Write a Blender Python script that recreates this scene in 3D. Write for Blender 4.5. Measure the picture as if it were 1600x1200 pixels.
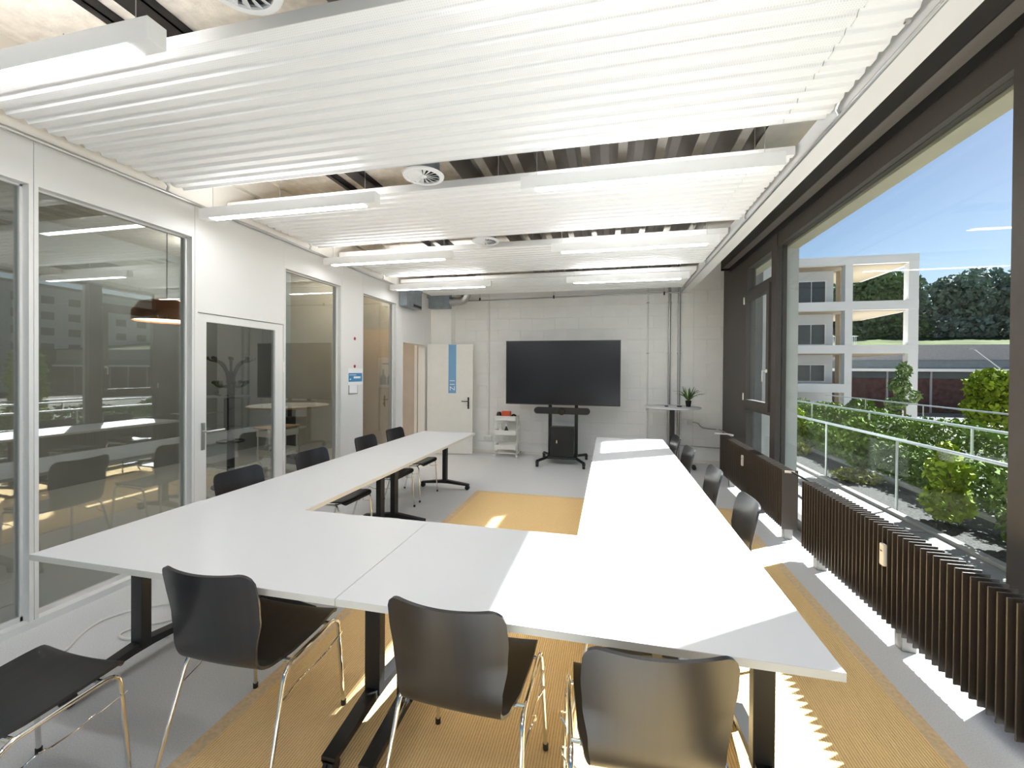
import bpy, bmesh, math, random
import numpy as np
from mathutils import Vector, Matrix
for o in list(bpy.data.objects): bpy.data.objects.remove(o)
scene = bpy.context.scene
C = scene.collection
R = math.radians
PI = math.pi
random.seed(4); rng = np.random.default_rng(4)

# ------------------------------------------------------------------ camera
F_PX, YAW, PITCH, ROLL, CY, CAM_H = 660.656, 0.2268, -0.0073, 0.0071, 584.93, 1.575
fw = Vector((-math.sin(YAW) * math.cos(PITCH), math.cos(YAW) * math.cos(PITCH), math.sin(PITCH)))
rt = Vector((math.cos(YAW), math.sin(YAW), 0)); up = rt.cross(fw)
r2 = math.cos(ROLL) * rt + math.sin(ROLL) * up; u2 = -math.sin(ROLL) * rt + math.cos(ROLL) * up
cd = bpy.data.cameras.new('camera'); cam = bpy.data.objects.new('camera', cd); C.objects.link(cam)
cd.sensor_width = 36; cd.sensor_fit = 'HORIZONTAL'; cd.lens = F_PX / 1600 * 36
cd.shift_y = (CY - 600) / 1600; cd.clip_start = .05; cd.clip_end = 400
M = Matrix.Identity(4)
for i in range(3):
    M[i][0] = r2[i]; M[i][1] = u2[i]; M[i][2] = -fw[i]
M[0][3], M[1][3], M[2][3] = 0, 0, CAM_H
cam.matrix_world = M
scene.camera = cam

# ------------------------------------------------------------------ sky, sun, exposure
SUN_DIR = Vector((1.0, 0.70, 0.91)).normalized()
w = bpy.data.worlds.new('world'); scene.world = w; w.use_nodes = True
nt = w.node_tree; nt.nodes.clear()
wo = nt.nodes.new('ShaderNodeOutputWorld'); bg = nt.nodes.new('ShaderNodeBackground')
sky = nt.nodes.new('ShaderNodeTexSky'); sky.sky_type = 'NISHITA'; sky.sun_disc = False
sky.sun_elevation = math.asin(SUN_DIR.z); sky.sun_rotation = math.atan2(SUN_DIR.x, SUN_DIR.y)
sky.air_density = 1.0; sky.dust_density = .5; sky.ozone_density = 2.0; sky.altitude = 400
nt.links.new(sky.outputs[0], bg.inputs[0]); nt.links.new(bg.outputs[0], wo.inputs[0])
bg.inputs[1].default_value = 0.072
sl = bpy.data.lights.new('sun', 'SUN'); sun = bpy.data.objects.new('sun', sl); C.objects.link(sun)
sl.energy = 19; sl.angle = R(.6); sl.color = (.955, .98, 1.0)
sun.rotation_euler = SUN_DIR.to_track_quat('Z', 'Y').to_euler(); sun.location = (20, 14, 18)
LAMP = 18.0            # radiance of the room's linear luminaires
cy_ = scene.cycles; cy_.max_bounces = 24; cy_.diffuse_bounces = 14; cy_.glossy_bounces = 5; cy_.transparent_max_bounces = 24; cy_.caustics_reflective = False; cy_.caustics_refractive = False
vs = scene.view_settings
vs.view_transform = 'Standard'; vs.look = 'None'; vs.gamma = 1; vs.exposure = 0.76; vs.use_curve_mapping = False

# ------------------------------------------------------------------ materials
MAT = {}
def mat(name, col, rough=.5, metal=0, spec=.5, var=0, vscale=8, bump=0, bscale=60, emit=0, stretch=None):
    m = bpy.data.materials.new(name); m.use_nodes = True; MAT[name] = m
    n = m.node_tree.nodes; l = m.node_tree.links; p = n['Principled BSDF']
    p.inputs['Base Color'].default_value = (*col, 1); p.inputs['Roughness'].default_value = rough
    p.inputs['Metallic'].default_value = metal; p.inputs['Specular IOR Level'].default_value = spec
    if var or bump:
        tc = n.new('ShaderNodeTexCoord'); mp = n.new('ShaderNodeMapping')
        if stretch: mp.inputs['Scale'].default_value = stretch
        l.new(tc.outputs['Object'], mp.inputs[0])
    if var:
        no = n.new('ShaderNodeTexNoise'); no.inputs['Scale'].default_value = vscale; no.inputs['Detail'].default_value = 5
        l.new(mp.outputs[0], no.inputs['Vector'])
        cr = n.new('ShaderNodeValToRGB')
        cr.color_ramp.elements[0].position = .3; cr.color_ramp.elements[1].position = .7
        cr.color_ramp.elements[0].color = (*[c * (1 - var) for c in col], 1)
        cr.color_ramp.elements[1].color = (*[min(1, c * (1 + var)) for c in col], 1)
        l.new(no.outputs[0], cr.inputs[0]); l.new(cr.outputs[0], p.inputs['Base Color'])
    if bump:
        nb = n.new('ShaderNodeTexNoise'); nb.inputs['Scale'].default_value = bscale; nb.inputs['Detail'].default_value = 4
        l.new(mp.outputs[0], nb.inputs['Vector'])
        b = n.new('ShaderNodeBump'); b.inputs['Strength'].default_value = bump; b.inputs['Distance'].default_value = .01
        l.new(nb.outputs[0], b.inputs['Height']); l.new(b.outputs[0], p.inputs['Normal'])
    if emit:
        p.inputs['Emission Color'].default_value = (.985, .99, 1, 1); p.inputs['Emission Strength'].default_value = emit
    return m

def glass(name, tint, base, gain, rough=0.0):
    m = bpy.data.materials.new(name); m.use_nodes = True; MAT[name] = m
    n = m.node_tree.nodes; l = m.node_tree.links; n.clear()
    out = n.new('ShaderNodeOutputMaterial'); mx = n.new('ShaderNodeMixShader')
    tr = n.new('ShaderNodeBsdfTransparent'); tr.inputs[0].default_value = (*tint, 1)
    gl = n.new('ShaderNodeBsdfGlossy'); gl.inputs['Roughness'].default_value = rough
    ge = n.new('ShaderNodeNewGeometry'); dp = n.new('ShaderNodeVectorMath'); dp.operation = 'DOT_PRODUCT'
    l.new(ge.outputs['Normal'], dp.inputs[0]); l.new(ge.outputs['Incoming'], dp.inputs[1])
    def M_(op, a_, b_):
        q = n.new('ShaderNodeMath'); q.operation = op
        for i_, v_ in enumerate((a_, b_)):
            if v_ is None: continue
            if isinstance(v_, (int, float)): q.inputs[i_].default_value = v_
            else: l.new(v_, q.inputs[i_])
        return q.outputs[0]
    sch = M_('POWER', M_('SUBTRACT', 1.0, M_('ABSOLUTE', dp.outputs['Value'], None)), 5.0)
    fac = M_('ADD', M_('MULTIPLY', M_('ADD', M_('MULTIPLY', sch, .96), .04), gain), base)
    fac = M_('MINIMUM', fac, .95); l.new(fac, mx.inputs[0])
    l.new(tr.outputs[0], mx.inputs[1]); l.new(gl.outputs[0], mx.inputs[2]); l.new(mx.outputs[0], out.inputs[0])
    return m

mat('white_paint', (.77, .77, .76), .55, var=.02, vscale=1.5)
mat('cream_paint', (.80, .775, .72), .6, var=.04, vscale=2)
mat('block_paint', (.90, .895, .88), .6, var=.03, vscale=3, bump=.12, bscale=40)
mat('slab', (.74, .69, .61), .8, var=.14, vscale=14, bump=.3, bscale=70)
mat('deck_metal', (.42, .40, .37), .28, metal=.85)
mat('deck_flange', (.72, .68, .61), .5, var=.06)
mat('panel_edge', (.80, .795, .78), .45)
mat('lamp_body', (.90, .90, .89), .4)
mat('diffuser', (.9, .9, .9), .5, emit=LAMP)
mat('uplight', (.9, .9, .9), .5, emit=LAMP * 2.6)
mat('floor_lino', (.67, .675, .685), .5, spec=.25, var=.13, vscale=190)
mat('rug_border', (.74, .55, .33), .85, var=.12, vscale=60, bump=.3, bscale=250)
mat('table_white', (.65, .655, .665), .38, spec=.35)
mat('table_edge', (.70, .675, .62), .5)
mat('black_metal', (.012, .012, .013), .42)
mat('black_plastic', (.014, .014, .014), .5)
mat('chrome', (.78, .77, .75), .1, metal=1)
mat('steel', (.50, .50, .49), .32, metal=1)
mat('galvanised', (.33, .38, .42), .4, metal=.7, var=.12, vscale=12)
mat('chair_black', (.0165, .0155, .0175), .33, spec=.55, var=.25, vscale=30, stretch=(1, .06, .06))
mat('frame_brown', (.062, .053, .047), .5, var=.06, vscale=40)
mat('cassette_black', (0.007, 0.006, 0.006), .6)
mat('cassette_lit_soffit', (.16, .145, .13), .6, var=.06, vscale=90)  # underside of the black cassette, reflected light put into its paler colour
mat('radiator', (.060, .047, .038), .36, var=.05, vscale=50)
mat('foot_grey', (.30, .28, .255), .5)
mat('screen', (.010, .010, .016), .22, spec=.45)
mat('bezel', (.02, .02, .022), .4)
mat('cream_plastic', (.84, .78, .70), .4)
mat('white_metal', (.84, .83, .79), .4)
mat('orange_red', (.62, .09, .03), .5)
mat('dark_glass', (.02, .013, .011), .2)
mat('white_plastic', (.86, .86, .86), .35)
mat('door_paint', (.80, .785, .73), .45, var=.02)
mat('blue_strip', (.17, .36, .60), .5)
mat('sign_blue', (.05, .25, .50), .45)
mat('print_white', (.88, .90, .92), .5)
mat('magnet_red', (.35, .03, .05), .4)
mat('plant_leaf', (.13, .22, .035), .5, var=.35, vscale=30)
mat('plant_leaf_dark', (.05, .09, .02), .5, var=.3, vscale=30)
mat('cable_white', (.78, .77, .72), .5)
mat('cable_black', (.02, .02, .02), .5)
mat('wood_warm', (.46, .29, .15), .5, var=.2, vscale=20, stretch=(1, 8, 8))
mat('adjacent_wall', (.40, .41, .40), .7, var=.08, vscale=2)
mat('adjacent_concrete', (.30, .29, .27), .8, var=.2, vscale=6)
mat('warm_wall', (.50, .36, .22), .65, var=.08, vscale=3)
mat('beige_panel', (.55, .47, .40), .6, var=.04, vscale=5)
mat('copper', (.55, .27, .16), .25, metal=1)
mat('blue_cloth', (.02, .16, .36), .8)
mat('picture_paper', (.62, .53, .44), .7)
mat('picture_ink', (.13, .12, .12), .7)
mat('concrete', (0.34, 0.335, 0.32), .8, spec=.03, var=.10, vscale=1.6, bump=.15, bscale=14)
mat('concrete_pale', (0.8, 0.79, 0.77), .85, spec=.03, var=.06, vscale=.5)
mat('column_grey', (.52, .53, .515), .8, var=.08, vscale=2.5, bump=.1, bscale=20)
mat('soffit_stone', (0.4, 0.375, 0.28), .7, var=.05)
mat('soffit_wood', (0.38, 0.305, 0.21), .7, var=.05)
mat('paving', (0.25, 0.243, 0.23), .85, spec=.03, var=.10, vscale=5)
mat('kerb', (0.3, 0.29, 0.275), .8, spec=.03, var=.06)
mat('gravel', (0.07, 0.068, 0.064), .9, spec=.03, var=.4, vscale=40, bump=.8, bscale=60)
mat('plaza', (0.26, 0.235, 0.21), .9, spec=.03, var=.10, vscale=.4)
mat('asphalt', (0.14, 0.14, 0.145), .9, spec=.03, var=.1)
mat('brick_dark', (0.1, 0.06, 0.055), .85, spec=.03, var=.25, vscale=2.5)
mat('grey_cladding', (0.17, 0.2, 0.22), .7, var=.1, vscale=3)
mat('grey_roof', (0.34, 0.33, 0.34), .85, spec=.03, var=.06)
mat('facade_white', (0.62, 0.64, 0.67), .8, spec=.03, var=.03, vscale=.1)
mat('facade_window', (0.05, 0.06, 0.07), .2)
mat('rail_steel', (.55, .58, .58), .35, metal=.6)
mat('bark', (.13, .10, .07), .9, var=.3, vscale=20)
mat('grass_hill', (0.07, 0.085, 0.035), .95, spec=.03, var=.5, vscale=.25)
for nm, c in (('leaf_hedge', (.125, .185, .035)), ('leaf_bright', (.25, .32, .03)), ('leaf_dark', (.16, .215, .175)), ('leaf_mid', (.12, .18, .075)), ('leaf_light', (.20, .27, .11)), ('leaf_yellow', (.18, .185, .035))):
    m = mat(nm, c, .8, spec=.1, var=.4, vscale=3)
    p = m.node_tree.nodes['Principled BSDF']
    p.inputs['Transmission Weight'].default_value = 0
glass('window_glass', (.96, .98, .97), .0, .4)
glass('partition_glass', (.73, .76, .745), .085, 1.7)
glass('rail_glass', (.97, .985, .98), .0, .15)

# ribbed sisal rug
m = mat('rug', (.60, .40, .185), .9); n = m.node_tree.nodes; l = m.node_tree.links; p = n['Principled BSDF']
tc = n.new('ShaderNodeTexCoord'); wv = n.new('ShaderNodeTexWave'); wv.bands_direction = 'X'; wv.inputs['Scale'].default_value = 26
wv.inputs['Distortion'].default_value = .6; wv.inputs['Detail'].default_value = 1
wv2 = n.new('ShaderNodeTexWave'); wv2.bands_direction = 'Y'; wv2.inputs['Scale'].default_value = 42
no = n.new('ShaderNodeTexNoise'); no.inputs['Scale'].default_value = 90; no.inputs['Detail'].default_value = 6
for q in (wv, wv2, no): l.new(tc.outputs['Object'], q.inputs['Vector'])
mm = n.new('ShaderNodeMath'); mm.operation = 'MULTIPLY_ADD'; mm.inputs[1].default_value = .3
l.new(wv2.outputs[1], mm.inputs[0]); l.new(wv.outputs[1], mm.inputs[2])
m2 = n.new('ShaderNodeMath'); m2.operation = 'MULTIPLY_ADD'; m2.inputs[1].default_value = .6
l.new(no.outputs[0], m2.inputs[0]); l.new(mm.outputs[0], m2.inputs[2])
cr = n.new('ShaderNodeValToRGB'); cr.color_ramp.elements[0].position = .35; cr.color_ramp.elements[1].position = 1.4 if False else 1.0
cr.color_ramp.elements[0].color = (.66, .41, .155, 1); cr.color_ramp.elements[1].color = (.93, .67, .33, 1)
l.new(m2.outputs[0], cr.inputs[0]); l.new(cr.outputs[0], p.inputs['Base Color'])
b = n.new('ShaderNodeBump'); b.inputs['Strength'].default_value = .5; b.inputs['Distance'].default_value = .004
l.new(mm.outputs[0], b.inputs['Height']); l.new(b.outputs[0], p.inputs['Normal'])

# perforated white acoustic sheet
m = mat('perforated_white', (.93, .93, .92), .45, spec=.3); n = m.node_tree.nodes; l = m.node_tree.links; p = n['Principled BSDF']
tc = n.new('ShaderNodeTexCoord'); mp = n.new('ShaderNodeMapping'); mp.inputs['Scale'].default_value = (90, 90, 0)
vo = n.new('ShaderNodeTexVoronoi'); vo.inputs['Randomness'].default_value = 0; vo.inputs['Scale'].default_value = 1
cr = n.new('ShaderNodeValToRGB'); cr.color_ramp.elements[0].position = .17; cr.color_ramp.elements[1].position = .24
cr.color_ramp.elements[0].color = (.78, .78, .775, 1); cr.color_ramp.elements[1].color = (.91, .91, .905, 1)
l.new(tc.outputs['Object'], mp.inputs[0]); l.new(mp.outputs[0], vo.inputs['Vector']); l.new(vo.outputs['Distance'], cr.inputs[0]); l.new(cr.outputs[0], p.inputs['Base Color'])
mat('sheet_white', (.91, .91, .905), .45, spec=.3)

# ------------------------------------------------------------------ geometry helpers
class MB:
    def __init__(s): s.v = []; s.f = []
    def add(s, v, f):
        k = len(s.v); s.v += [tuple(q) for q in v]; s.f += [tuple(i + k for i in q) for q in f]; return s
    def box(s, x0, x1, y0, y1, z0, z1):
        v = [(x, y, z) for z in (z0, z1) for y in (y0, y1) for x in (x0, x1)]
        return s.add(v, [(0, 2, 3, 1), (4, 5, 7, 6), (0, 1, 5, 4), (2, 6, 7, 3), (0, 4, 6, 2), (1, 3, 7, 5)])
    def prism(s, poly, a0, a1, axis='x'):
        def P(u, v, a): return (a, u, v) if axis == 'x' else ((u, a, v) if axis == 'y' else (u, v, a))
        k = len(poly); v = [P(u, q, a0) for u, q in poly] + [P(u, q, a1) for u, q in poly]
        f = [tuple(range(k))[::-1], tuple(range(k, 2 * k))] + [(i, (i + 1) % k, k + (i + 1) % k, k + i) for i in range(k)]
        return s.add(v, f)
    def tube(s, pts, r, n=10, cap=True, r1=None):
        pts = [Vector(q) for q in pts]; k = len(pts); V = []; Fc = []
        t = (pts[1] - pts[0]).normalized()
        a = Vector((0, 0, 1)) if abs(t.z) < .9 else Vector((1, 0, 0))
        nrm = t.cross(a).normalized()
        for i in range(k):
            if i == 0: tt = pts[1] - pts[0]
            elif i == k - 1: tt = pts[-1] - pts[-2]
            else: tt = (pts[i + 1] - pts[i]).normalized() + (pts[i] - pts[i - 1]).normalized()
            tt.normalize(); nrm = (nrm - tt * nrm.dot(tt)).normalized(); bn = tt.cross(nrm)
            rr = r if r1 is None else r + (r1 - r) * i / (k - 1)
            V += [pts[i] + rr * (math.cos(2 * PI * j / n) * nrm + math.sin(2 * PI * j / n) * bn) for j in range(n)]
        for i in range(k - 1):
            for j in range(n):
                j2 = (j + 1) % n; Fc.append((i * n + j, i * n + j2, (i + 1) * n + j2, (i + 1) * n + j))
        if cap: Fc += [tuple(range(n))[::-1], tuple(range((k - 1) * n, k * n))]
        return s.add(V, Fc)
    def cyl(s, p0, p1, r, n=16): return s.tube([p0, p1], r, n)
    def lathe(s, prof, c=(0, 0, 0), n=24, ax='z'):
        V = []; Fc = []; k = len(prof)
        for i in range(n):
            a = 2 * PI * i / n; ca, sa = math.cos(a), math.sin(a)
            for r, z in prof:
                q = (r * ca, r * sa, z) if ax == 'z' else ((z, r * ca, r * sa) if ax == 'x' else (r * sa, z, r * ca))
                V.append((c[0] + q[0], c[1] + q[1], c[2] + q[2]))
        for i in range(n):
            i2 = (i + 1) % n
            for j in range(k - 1): Fc.append((i * k + j, i2 * k + j, i2 * k + j + 1, i * k + j + 1))
        return s.add(V, Fc)
    def grid(s, G):
        nr = len(G); nc = len(G[0]); v = [q for row in G for q in row]
        return s.add(v, [(i * nc + j, i * nc + j + 1, (i + 1) * nc + j + 1, (i + 1) * nc + j) for i in range(nr - 1) for j in range(nc - 1)])
    def build(s, name, m, parent=None, smooth=False, bevel=0, local=False, label=None):
        me = bpy.data.meshes.new(name)
        vv = s.v
        if parent is not None and not local:
            q = world_loc(parent); vv = [(a - q.x, b_ - q.y, c_ - q.z) for a, b_, c_ in s.v]
        me.from_pydata(vv, [], s.f)
        bm = bmesh.new(); bm.from_mesh(me); bmesh.ops.recalc_face_normals(bm, faces=bm.faces)
        if bevel: bmesh.ops.bevel(bm, geom=list(bm.edges), offset=bevel, segments=2, affect='EDGES', profile=.6)
        bm.to_mesh(me); bm.free()
        me.materials.append(MAT[m])
        if smooth:
            for pl in me.polygons: pl.use_smooth = True
            me.set_sharp_from_angle(angle=R(42))
        o = bpy.data.objects.new(name, me); C.objects.link(o)
        if parent is not None: o.parent = parent
        if label: o['label'] = label
        return o

def world_loc(o):
    q = Vector(o.location)
    while o.parent is not None: o = o.parent; q += Vector(o.location)
    return q
def tag(o, label=None, cat=None, group=None, kind=None):
    if label: o['label'] = label
    if cat: o['category'] = cat
    if group: o['group'] = group
    if kind: o['kind'] = kind
    return o
def empty(name, loc=(0, 0, 0), rz=0):
    o = bpy.data.objects.new(name, None); C.objects.link(o); o.location = loc; o.rotation_euler = (0, 0, rz); o.empty_display_size = .1
    return o
def copy_tree(o, parent=None):
    c = o.copy(); C.objects.link(c)
    if parent is not None: c.parent = parent
    for ch in list(o.children): copy_tree(ch, c)
    return c
def box(name, m, x0, x1, y0, y1, z0, z1, parent=None, bevel=0, label=None):
    return MB().box(x0, x1, y0, y1, z0, z1).build(name, m, parent, bevel=bevel, label=label)
def fillet(pts, r, n=7):
    pts = [Vector(q) for q in pts]; out = [pts[0]]
    for i in range(1, len(pts) - 1):
        a = (pts[i - 1] - pts[i]); b_ = (pts[i + 1] - pts[i]); d = min(r, a.length * .49, b_.length * .49)
        p0 = pts[i] + a.normalized() * d; p1 = pts[i] + b_.normalized() * d
        for k in range(n + 1):
            t = k / n; out.append((1 - t) ** 2 * p0 + 2 * t * (1 - t) * pts[i] + t * t * p1)
    out.append(pts[-1]); return out
def catmull(pts, n=8):
    P = [Vector(q) for q in pts]; P = [2 * P[0] - P[1]] + P + [2 * P[-1] - P[-2]]; out = []
    for i in range(1, len(P) - 2):
        for k in range(n):
            t = k / n
            out.append(.5 * ((2 * P[i]) + (P[i + 1] - P[i - 1]) * t + (2 * P[i - 1] - 5 * P[i] + 4 * P[i + 1] - P[i + 2]) * t * t + (3 * P[i] - P[i - 1] - 3 * P[i + 1] + P[i + 2]) * t ** 3))
    out.append(P[-2]); return out
def S(o, label=None): return tag(o, label, None, None, 'structure')

# ================================================================== ROOM SHELL
XL, XR, YF, YB, ZC = -3.39, 1.90, 7.90, -3.2, 3.45
fl = S(box('floor', 'floor_lino', -7.0, 1.95, YB, 8.3, -.12, 0), 'grey speckled linoleum floor of the meeting room')
# ceiling: slab with rough plaster on the left, trapezoidal steel deck on the right
ce = S(empty('ceiling', (0, 2, ZC)), 'exposed ceiling with beige slab and trapezoidal steel deck')
box('slab', 'slab', -7.0, -1.42, YB, 8.3, ZC, ZC + .3, ce)
box('slab', 'deck_flange', 1.16, 2.15, YB, 8.0, ZC, ZC + .3, ce)
box('deck_top', 'cassette_black', -1.42, 1.16, YB, 8.0, ZC + .26, ZC + .3, ce); box('deck_end', 'cassette_black', -1.42, 1.16, YB - .03, YB, ZC, ZC + .3, ce)
pitch = .31
for i in range(9):
    x0 = -1.42 + i * pitch
    box('deck_flange', 'deck_flange', x0 + .235, min(x0 + pitch, 1.16), YB, 7.95, ZC - .005, ZC + .02, ce)
    prof = []
    for k in range(13):
        t = k / 12; prof.append((x0 + .235 * t, ZC + .01 + .17 * min(1, math.sin(PI * t) * 1.25)))
    mb = MB(); mb.grid([[(x, y, z) for x, z in prof] for y in (YB, 7.95)])
    mb.build('deck_trough', 'deck_metal', ce, smooth=True)
# left wall above the partition
wl = S(empty('wall_left', (XL, 2, 0)), 'white partition wall with glazed openings on the left')
box('upper_wall', 'cream_paint', XL - .12, XL - .005, YB, 8.3, 2.952, ZC, wl)
box('ledge', 'deck_flange', XL - .02, XL + .05, YB, 7.66, 3.26, ZC, wl)
# header panels over the openings, pier panels between them
for y0, y1, z0 in ((YB, 1.8385, 2.675), (1.8415, 2.8535, 2.675), (2.8565, 3.8585, 2.058), (3.8615, 4.85, 2.66), (5.33, 6.30, 2.66), (6.497, 7.39, 2.06)):
    box('header_panel', 'white_paint', XL - .12, XL, y0, y1, z0, 2.95, wl)
for y0, y1 in ((1.8415, 1.862), (2.832, 2.8535), (2.8565, 2.884), (3.85, 3.8585), (3.8615, 3.878), (4.853, 5.327), (4.832, 4.85), (5.33, 5.342), (6.282, 6.30), (6.303, 6.494), (7.393, 7.66)):
    top = 2.95 if (y0, y1) in ((4.853, 5.327), (6.303, 6.494), (7.393, 7.66)) else (2.058 if y0 in (2.8565, 3.85) else 2.66 if y0 > 3.8 else 2.675)
    box('pier_panel', 'white_paint', XL - .12, XL, y0, y1, 0, top, wl)
box('pier_panel', 'white_paint', XL - .12, XL, 1.818, 1.8385, 0, 2.675, wl)
S(box('baseboard_left', 'white_paint', XL - .1, XL + .004, YB, 2.88, 0, .045), 'white bottom rail under the glazed partition')
# partition glass (pane set back by 7 cm)
gi = 0
for y0, y1, z0, z1, lab in ((YB + .1, 1.818, .045, 2.675, 'leftmost floor to ceiling glass pane of the partition'), (1.862, 2.832, .045, 2.675, 'large glass pane between white mullion and glass door'),
                            (3.878, 4.832, .045, 2.66, 'tall glass pane right of the glass door'), (5.342, 6.282, .045, 2.66, 'narrow tall glass pane with warm room behind it')):
    gi += 1
    e = S(empty('window_%d' % gi, (XL - .07, (y0 + y1) / 2, z0)), lab)
    box('pane', 'partition_glass', XL - .074, XL - .066, y0, y1, z0, z1, e)
    mb = MB(); t = .012
    mb.box(XL - .085, XL - .055, y0, y0 + t, z0, z1); mb.box(XL - .085, XL - .055, y1 - t, y1, z0, z1)
    mb.box(XL - .085, XL - .055, y0, y1, z0, z0 + .03); mb.box(XL - .085, XL - .055, y0, y1, z1 - t, z1)
    mb.build('frame', 'white_paint', e)
# glass door in the partition
d = S(empty('door_1', (XL - .03, 2.89, 0)), 'white framed glass door with steel lever handle')
mb = MB(); X0, X1 = XL - .055, XL - .008
mb.box(X0, X1, 2.888, 2.968, .01, 2.05); mb.box(X0, X1, 3.742, 3.846, .01, 2.05); mb.box(X0, X1, 2.968, 3.742, 1.984, 2.05); mb.box(X0, X1, 2.968, 3.742, .01, .12)
mb.build('door_frame', 'white_paint', d)
box('pane', 'partition_glass', XL - .036, XL - .028, 2.968, 3.742, .12, 1.984, d)
pln = box('handle_plate', 'steel', XL - .008, XL - .002, 2.918, 2.954, .88, 1.115, d, bevel=.002)
MB().tube(fillet([(XL - .004, 2.936, 1.04), (XL + .055, 2.936, 1.04), (XL + .055, 3.09, 1.04)], .02), .0095).build('lever', 'steel', d, smooth=True)
for z in (.6, 1.55): MB().cyl((XL - .002, 3.85, z), (XL - .002, 3.85, z + .11), .008).build('hinge', 'white_metal', d, smooth=True)
# far wall of painted blocks
wf = S(empty('wall_far', (0, YF, 0)), 'white painted block wall behind the screen')
box('backing', 'block_paint', XL - .15, 2.15, YF + .012, YF + .2, 0, ZC + .32, wf)
bl, bh = .44, .215; meshes = {}
for r_ in range(16):
    z0 = r_ * bh; x = -2.98 - (bl / 2 if r_ % 2 else 0)
    while x < 1.9:
        a, b_ = max(x, -2.98), min(x + bl, 1.9)
        if b_ - a > .03:
            key = round(b_ - a, 3); zz = min(bh, ZC - z0)
            kk = (key, round(zz, 3))
            if kk not in meshes:
                o = MB().box(0, b_ - a - .002, 0, .02, 0, zz - .002).build('block', 'block_paint', wf, bevel=.0018, local=True); meshes[kk] = o.data
            else:
                o = bpy.data.objects.new('block', meshes[kk]); C.objects.link(o); o.parent = wf
            o.location = (a, 0, z0)
        x += bl
S(box('baseboard_far', 'cream_paint', -2.97, 1.9, YF - .006, YF, 0, .05), 'low painted plinth strip along the far wall')
sh = S(box('wall_shaft', 'block_paint', XL - .02, -2.98, 7.68, YF + .05, 0, ZC), 'boxed out corner pier behind the open door')
# open painted door with blue room strip, hung on the far jamb of the opening
d2 = S(empty('door_2', (-3.36, 7.435, 0)), 'open cream door with blue strip reading Z11')
dl = MB().box(0, .865, -.02, .02, .012, 2.075).build('door_leaf', 'door_paint', d2, bevel=.003, local=True)
st = MB().box(.405, .55, -.0225, -.0195, 1.155, 2.07).build('blue_strip', 'blue_strip', d2, local=True)
cu = bpy.data.curves.new('t', 'FONT'); cu.body = 'Z11'; cu.size = .135; cu.extrude = .0006; cu.align_x = 'LEFT'
to = bpy.data.objects.new('t', cu); C.objects.link(to)
me = bpy.data.meshes.new_from_object(to.evaluated_get(bpy.context.evaluated_depsgraph_get())); bpy.data.objects.remove(to)
me.materials.clear(); me.materials.append(MAT['print_white'])
o = bpy.data.objects.new('lettering', me); C.objects.link(o); o.parent = d2
o.matrix_local = Matrix(((0, -1, 0, .525), (0, 0, -1, -.0235), (1, 0, 0, 1.20), (0, 0, 0, 1)))
o['label'] = 'white letters Z11 reading upwards'
MB().box(.77, .80, -.028, -.02, .86, 1.08).build('handle_plate', 'black_metal', d2, local=True, bevel=.002)
MB().tube(fillet([(.785, -.025, 1.005), (.785, -.07, 1.005), (.66, -.07, 1.005)], .02), .009).build('lever', 'black_metal', d2, smooth=True, local=True)
MB().lathe([(0, 0), (.017, 0), (.02, .01), (.017, .022), (0, .024)], (.785, -.05, .925), 14, 'y').build('key_knob', 'black_metal', d2, smooth=True, local=True)
d2.rotation_euler = (0, 0, R(11.5))
# frame of that opening
mb = MB(); mb.box(XL - .13, XL + .006, 6.494, 6.512, 0, 2.06); mb.box(XL - .13, XL + .006, 7.375, 7.395, 0, 2.06); mb.box(XL - .13, XL + .006, 6.494, 7.395, 2.05, 2.075)
S(mb.build('trim_1', 'cream_paint'), 'thin cream frame around the open doorway')
S(box('trim_2', 'black_metal', XL - .132, XL - .125, 6.512, 6.52, 0, 2.05), 'dark seal line in the doorway jamb')
# adjacent room behind the partition
S(box('wall_adjacent', 'adjacent_wall', -7.1, -7.0, YB, 8.3, 0, ZC), 'grey wall of the dim room behind the glass')
wa = S(empty('wall_warm', (-5.2, 8.2, 0)), 'warm lit tan wall seen through the narrow pane')
box('lower_wall', 'warm_wall', -7.0, XL + .6, 8.2, 8.3, 0, 2.45, wa); box('upper_wall', 'adjacent_concrete', -7.0, XL + .6, 8.2, 8.3, 2.45, ZC + .3, wa)
S(box('wall_pier', 'beige_panel', -3.92, XL - .14, 7.45, 8.2, 0, 2.4), 'beige pier seen through the open doorway')
S(box('trim_3', 'cream_paint', -3.62, -3.56, 7.42, 7.45, 0, 2.3), 'pale vertical strip on the beige pier')
S(box('wall_divider', 'adjacent_wall', -5.55, -5.45, 6.35, 8.2, 0, ZC), 'grey dividing wall in the room behind the glass')
# ------------------------------------------------------------------ right window wall
wr = S(empty('wall_right', (XR, 4, 0)), 'dark brown solid panels of the window wall')
for y0, y1 in ((6.66, YF), (.15, 1.32)):
    box('brown_panel', 'frame_brown', XR, XR + .12, y0, y1, 0, ZC, wr)
box('head_panel', 'frame_brown', XR + .03, XR + .12, YB, 6.66, 3.14, ZC, wr)
def win_big(name, y0, y1, lab):
    e = S(empty(name, (XR, (y0 + y1) / 2, 0)), lab)
    box('frame_sill', 'frame_brown', XR, XR + .1, y0, y1, 0, .07, e)
    box('frame_head', 'frame_brown', XR, XR + .1, y0, y1, 3.062, 3.27, e)
    box('mullion', 'frame_brown', XR - .012, XR + .1, y1, y1 + .15, 0, 3.27, e)
    box('mullion', 'frame_brown', XR - .012, XR + .1, y0 - .15, y0, 0, 3.27, e)
    box('pane', 'window_glass', XR + .045, XR + .057, y0, y1, .07, 3.062, e)
    return e
win_big('window_5', 2.54, 5.51, 'huge dark framed window pane facing the garden')
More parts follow.
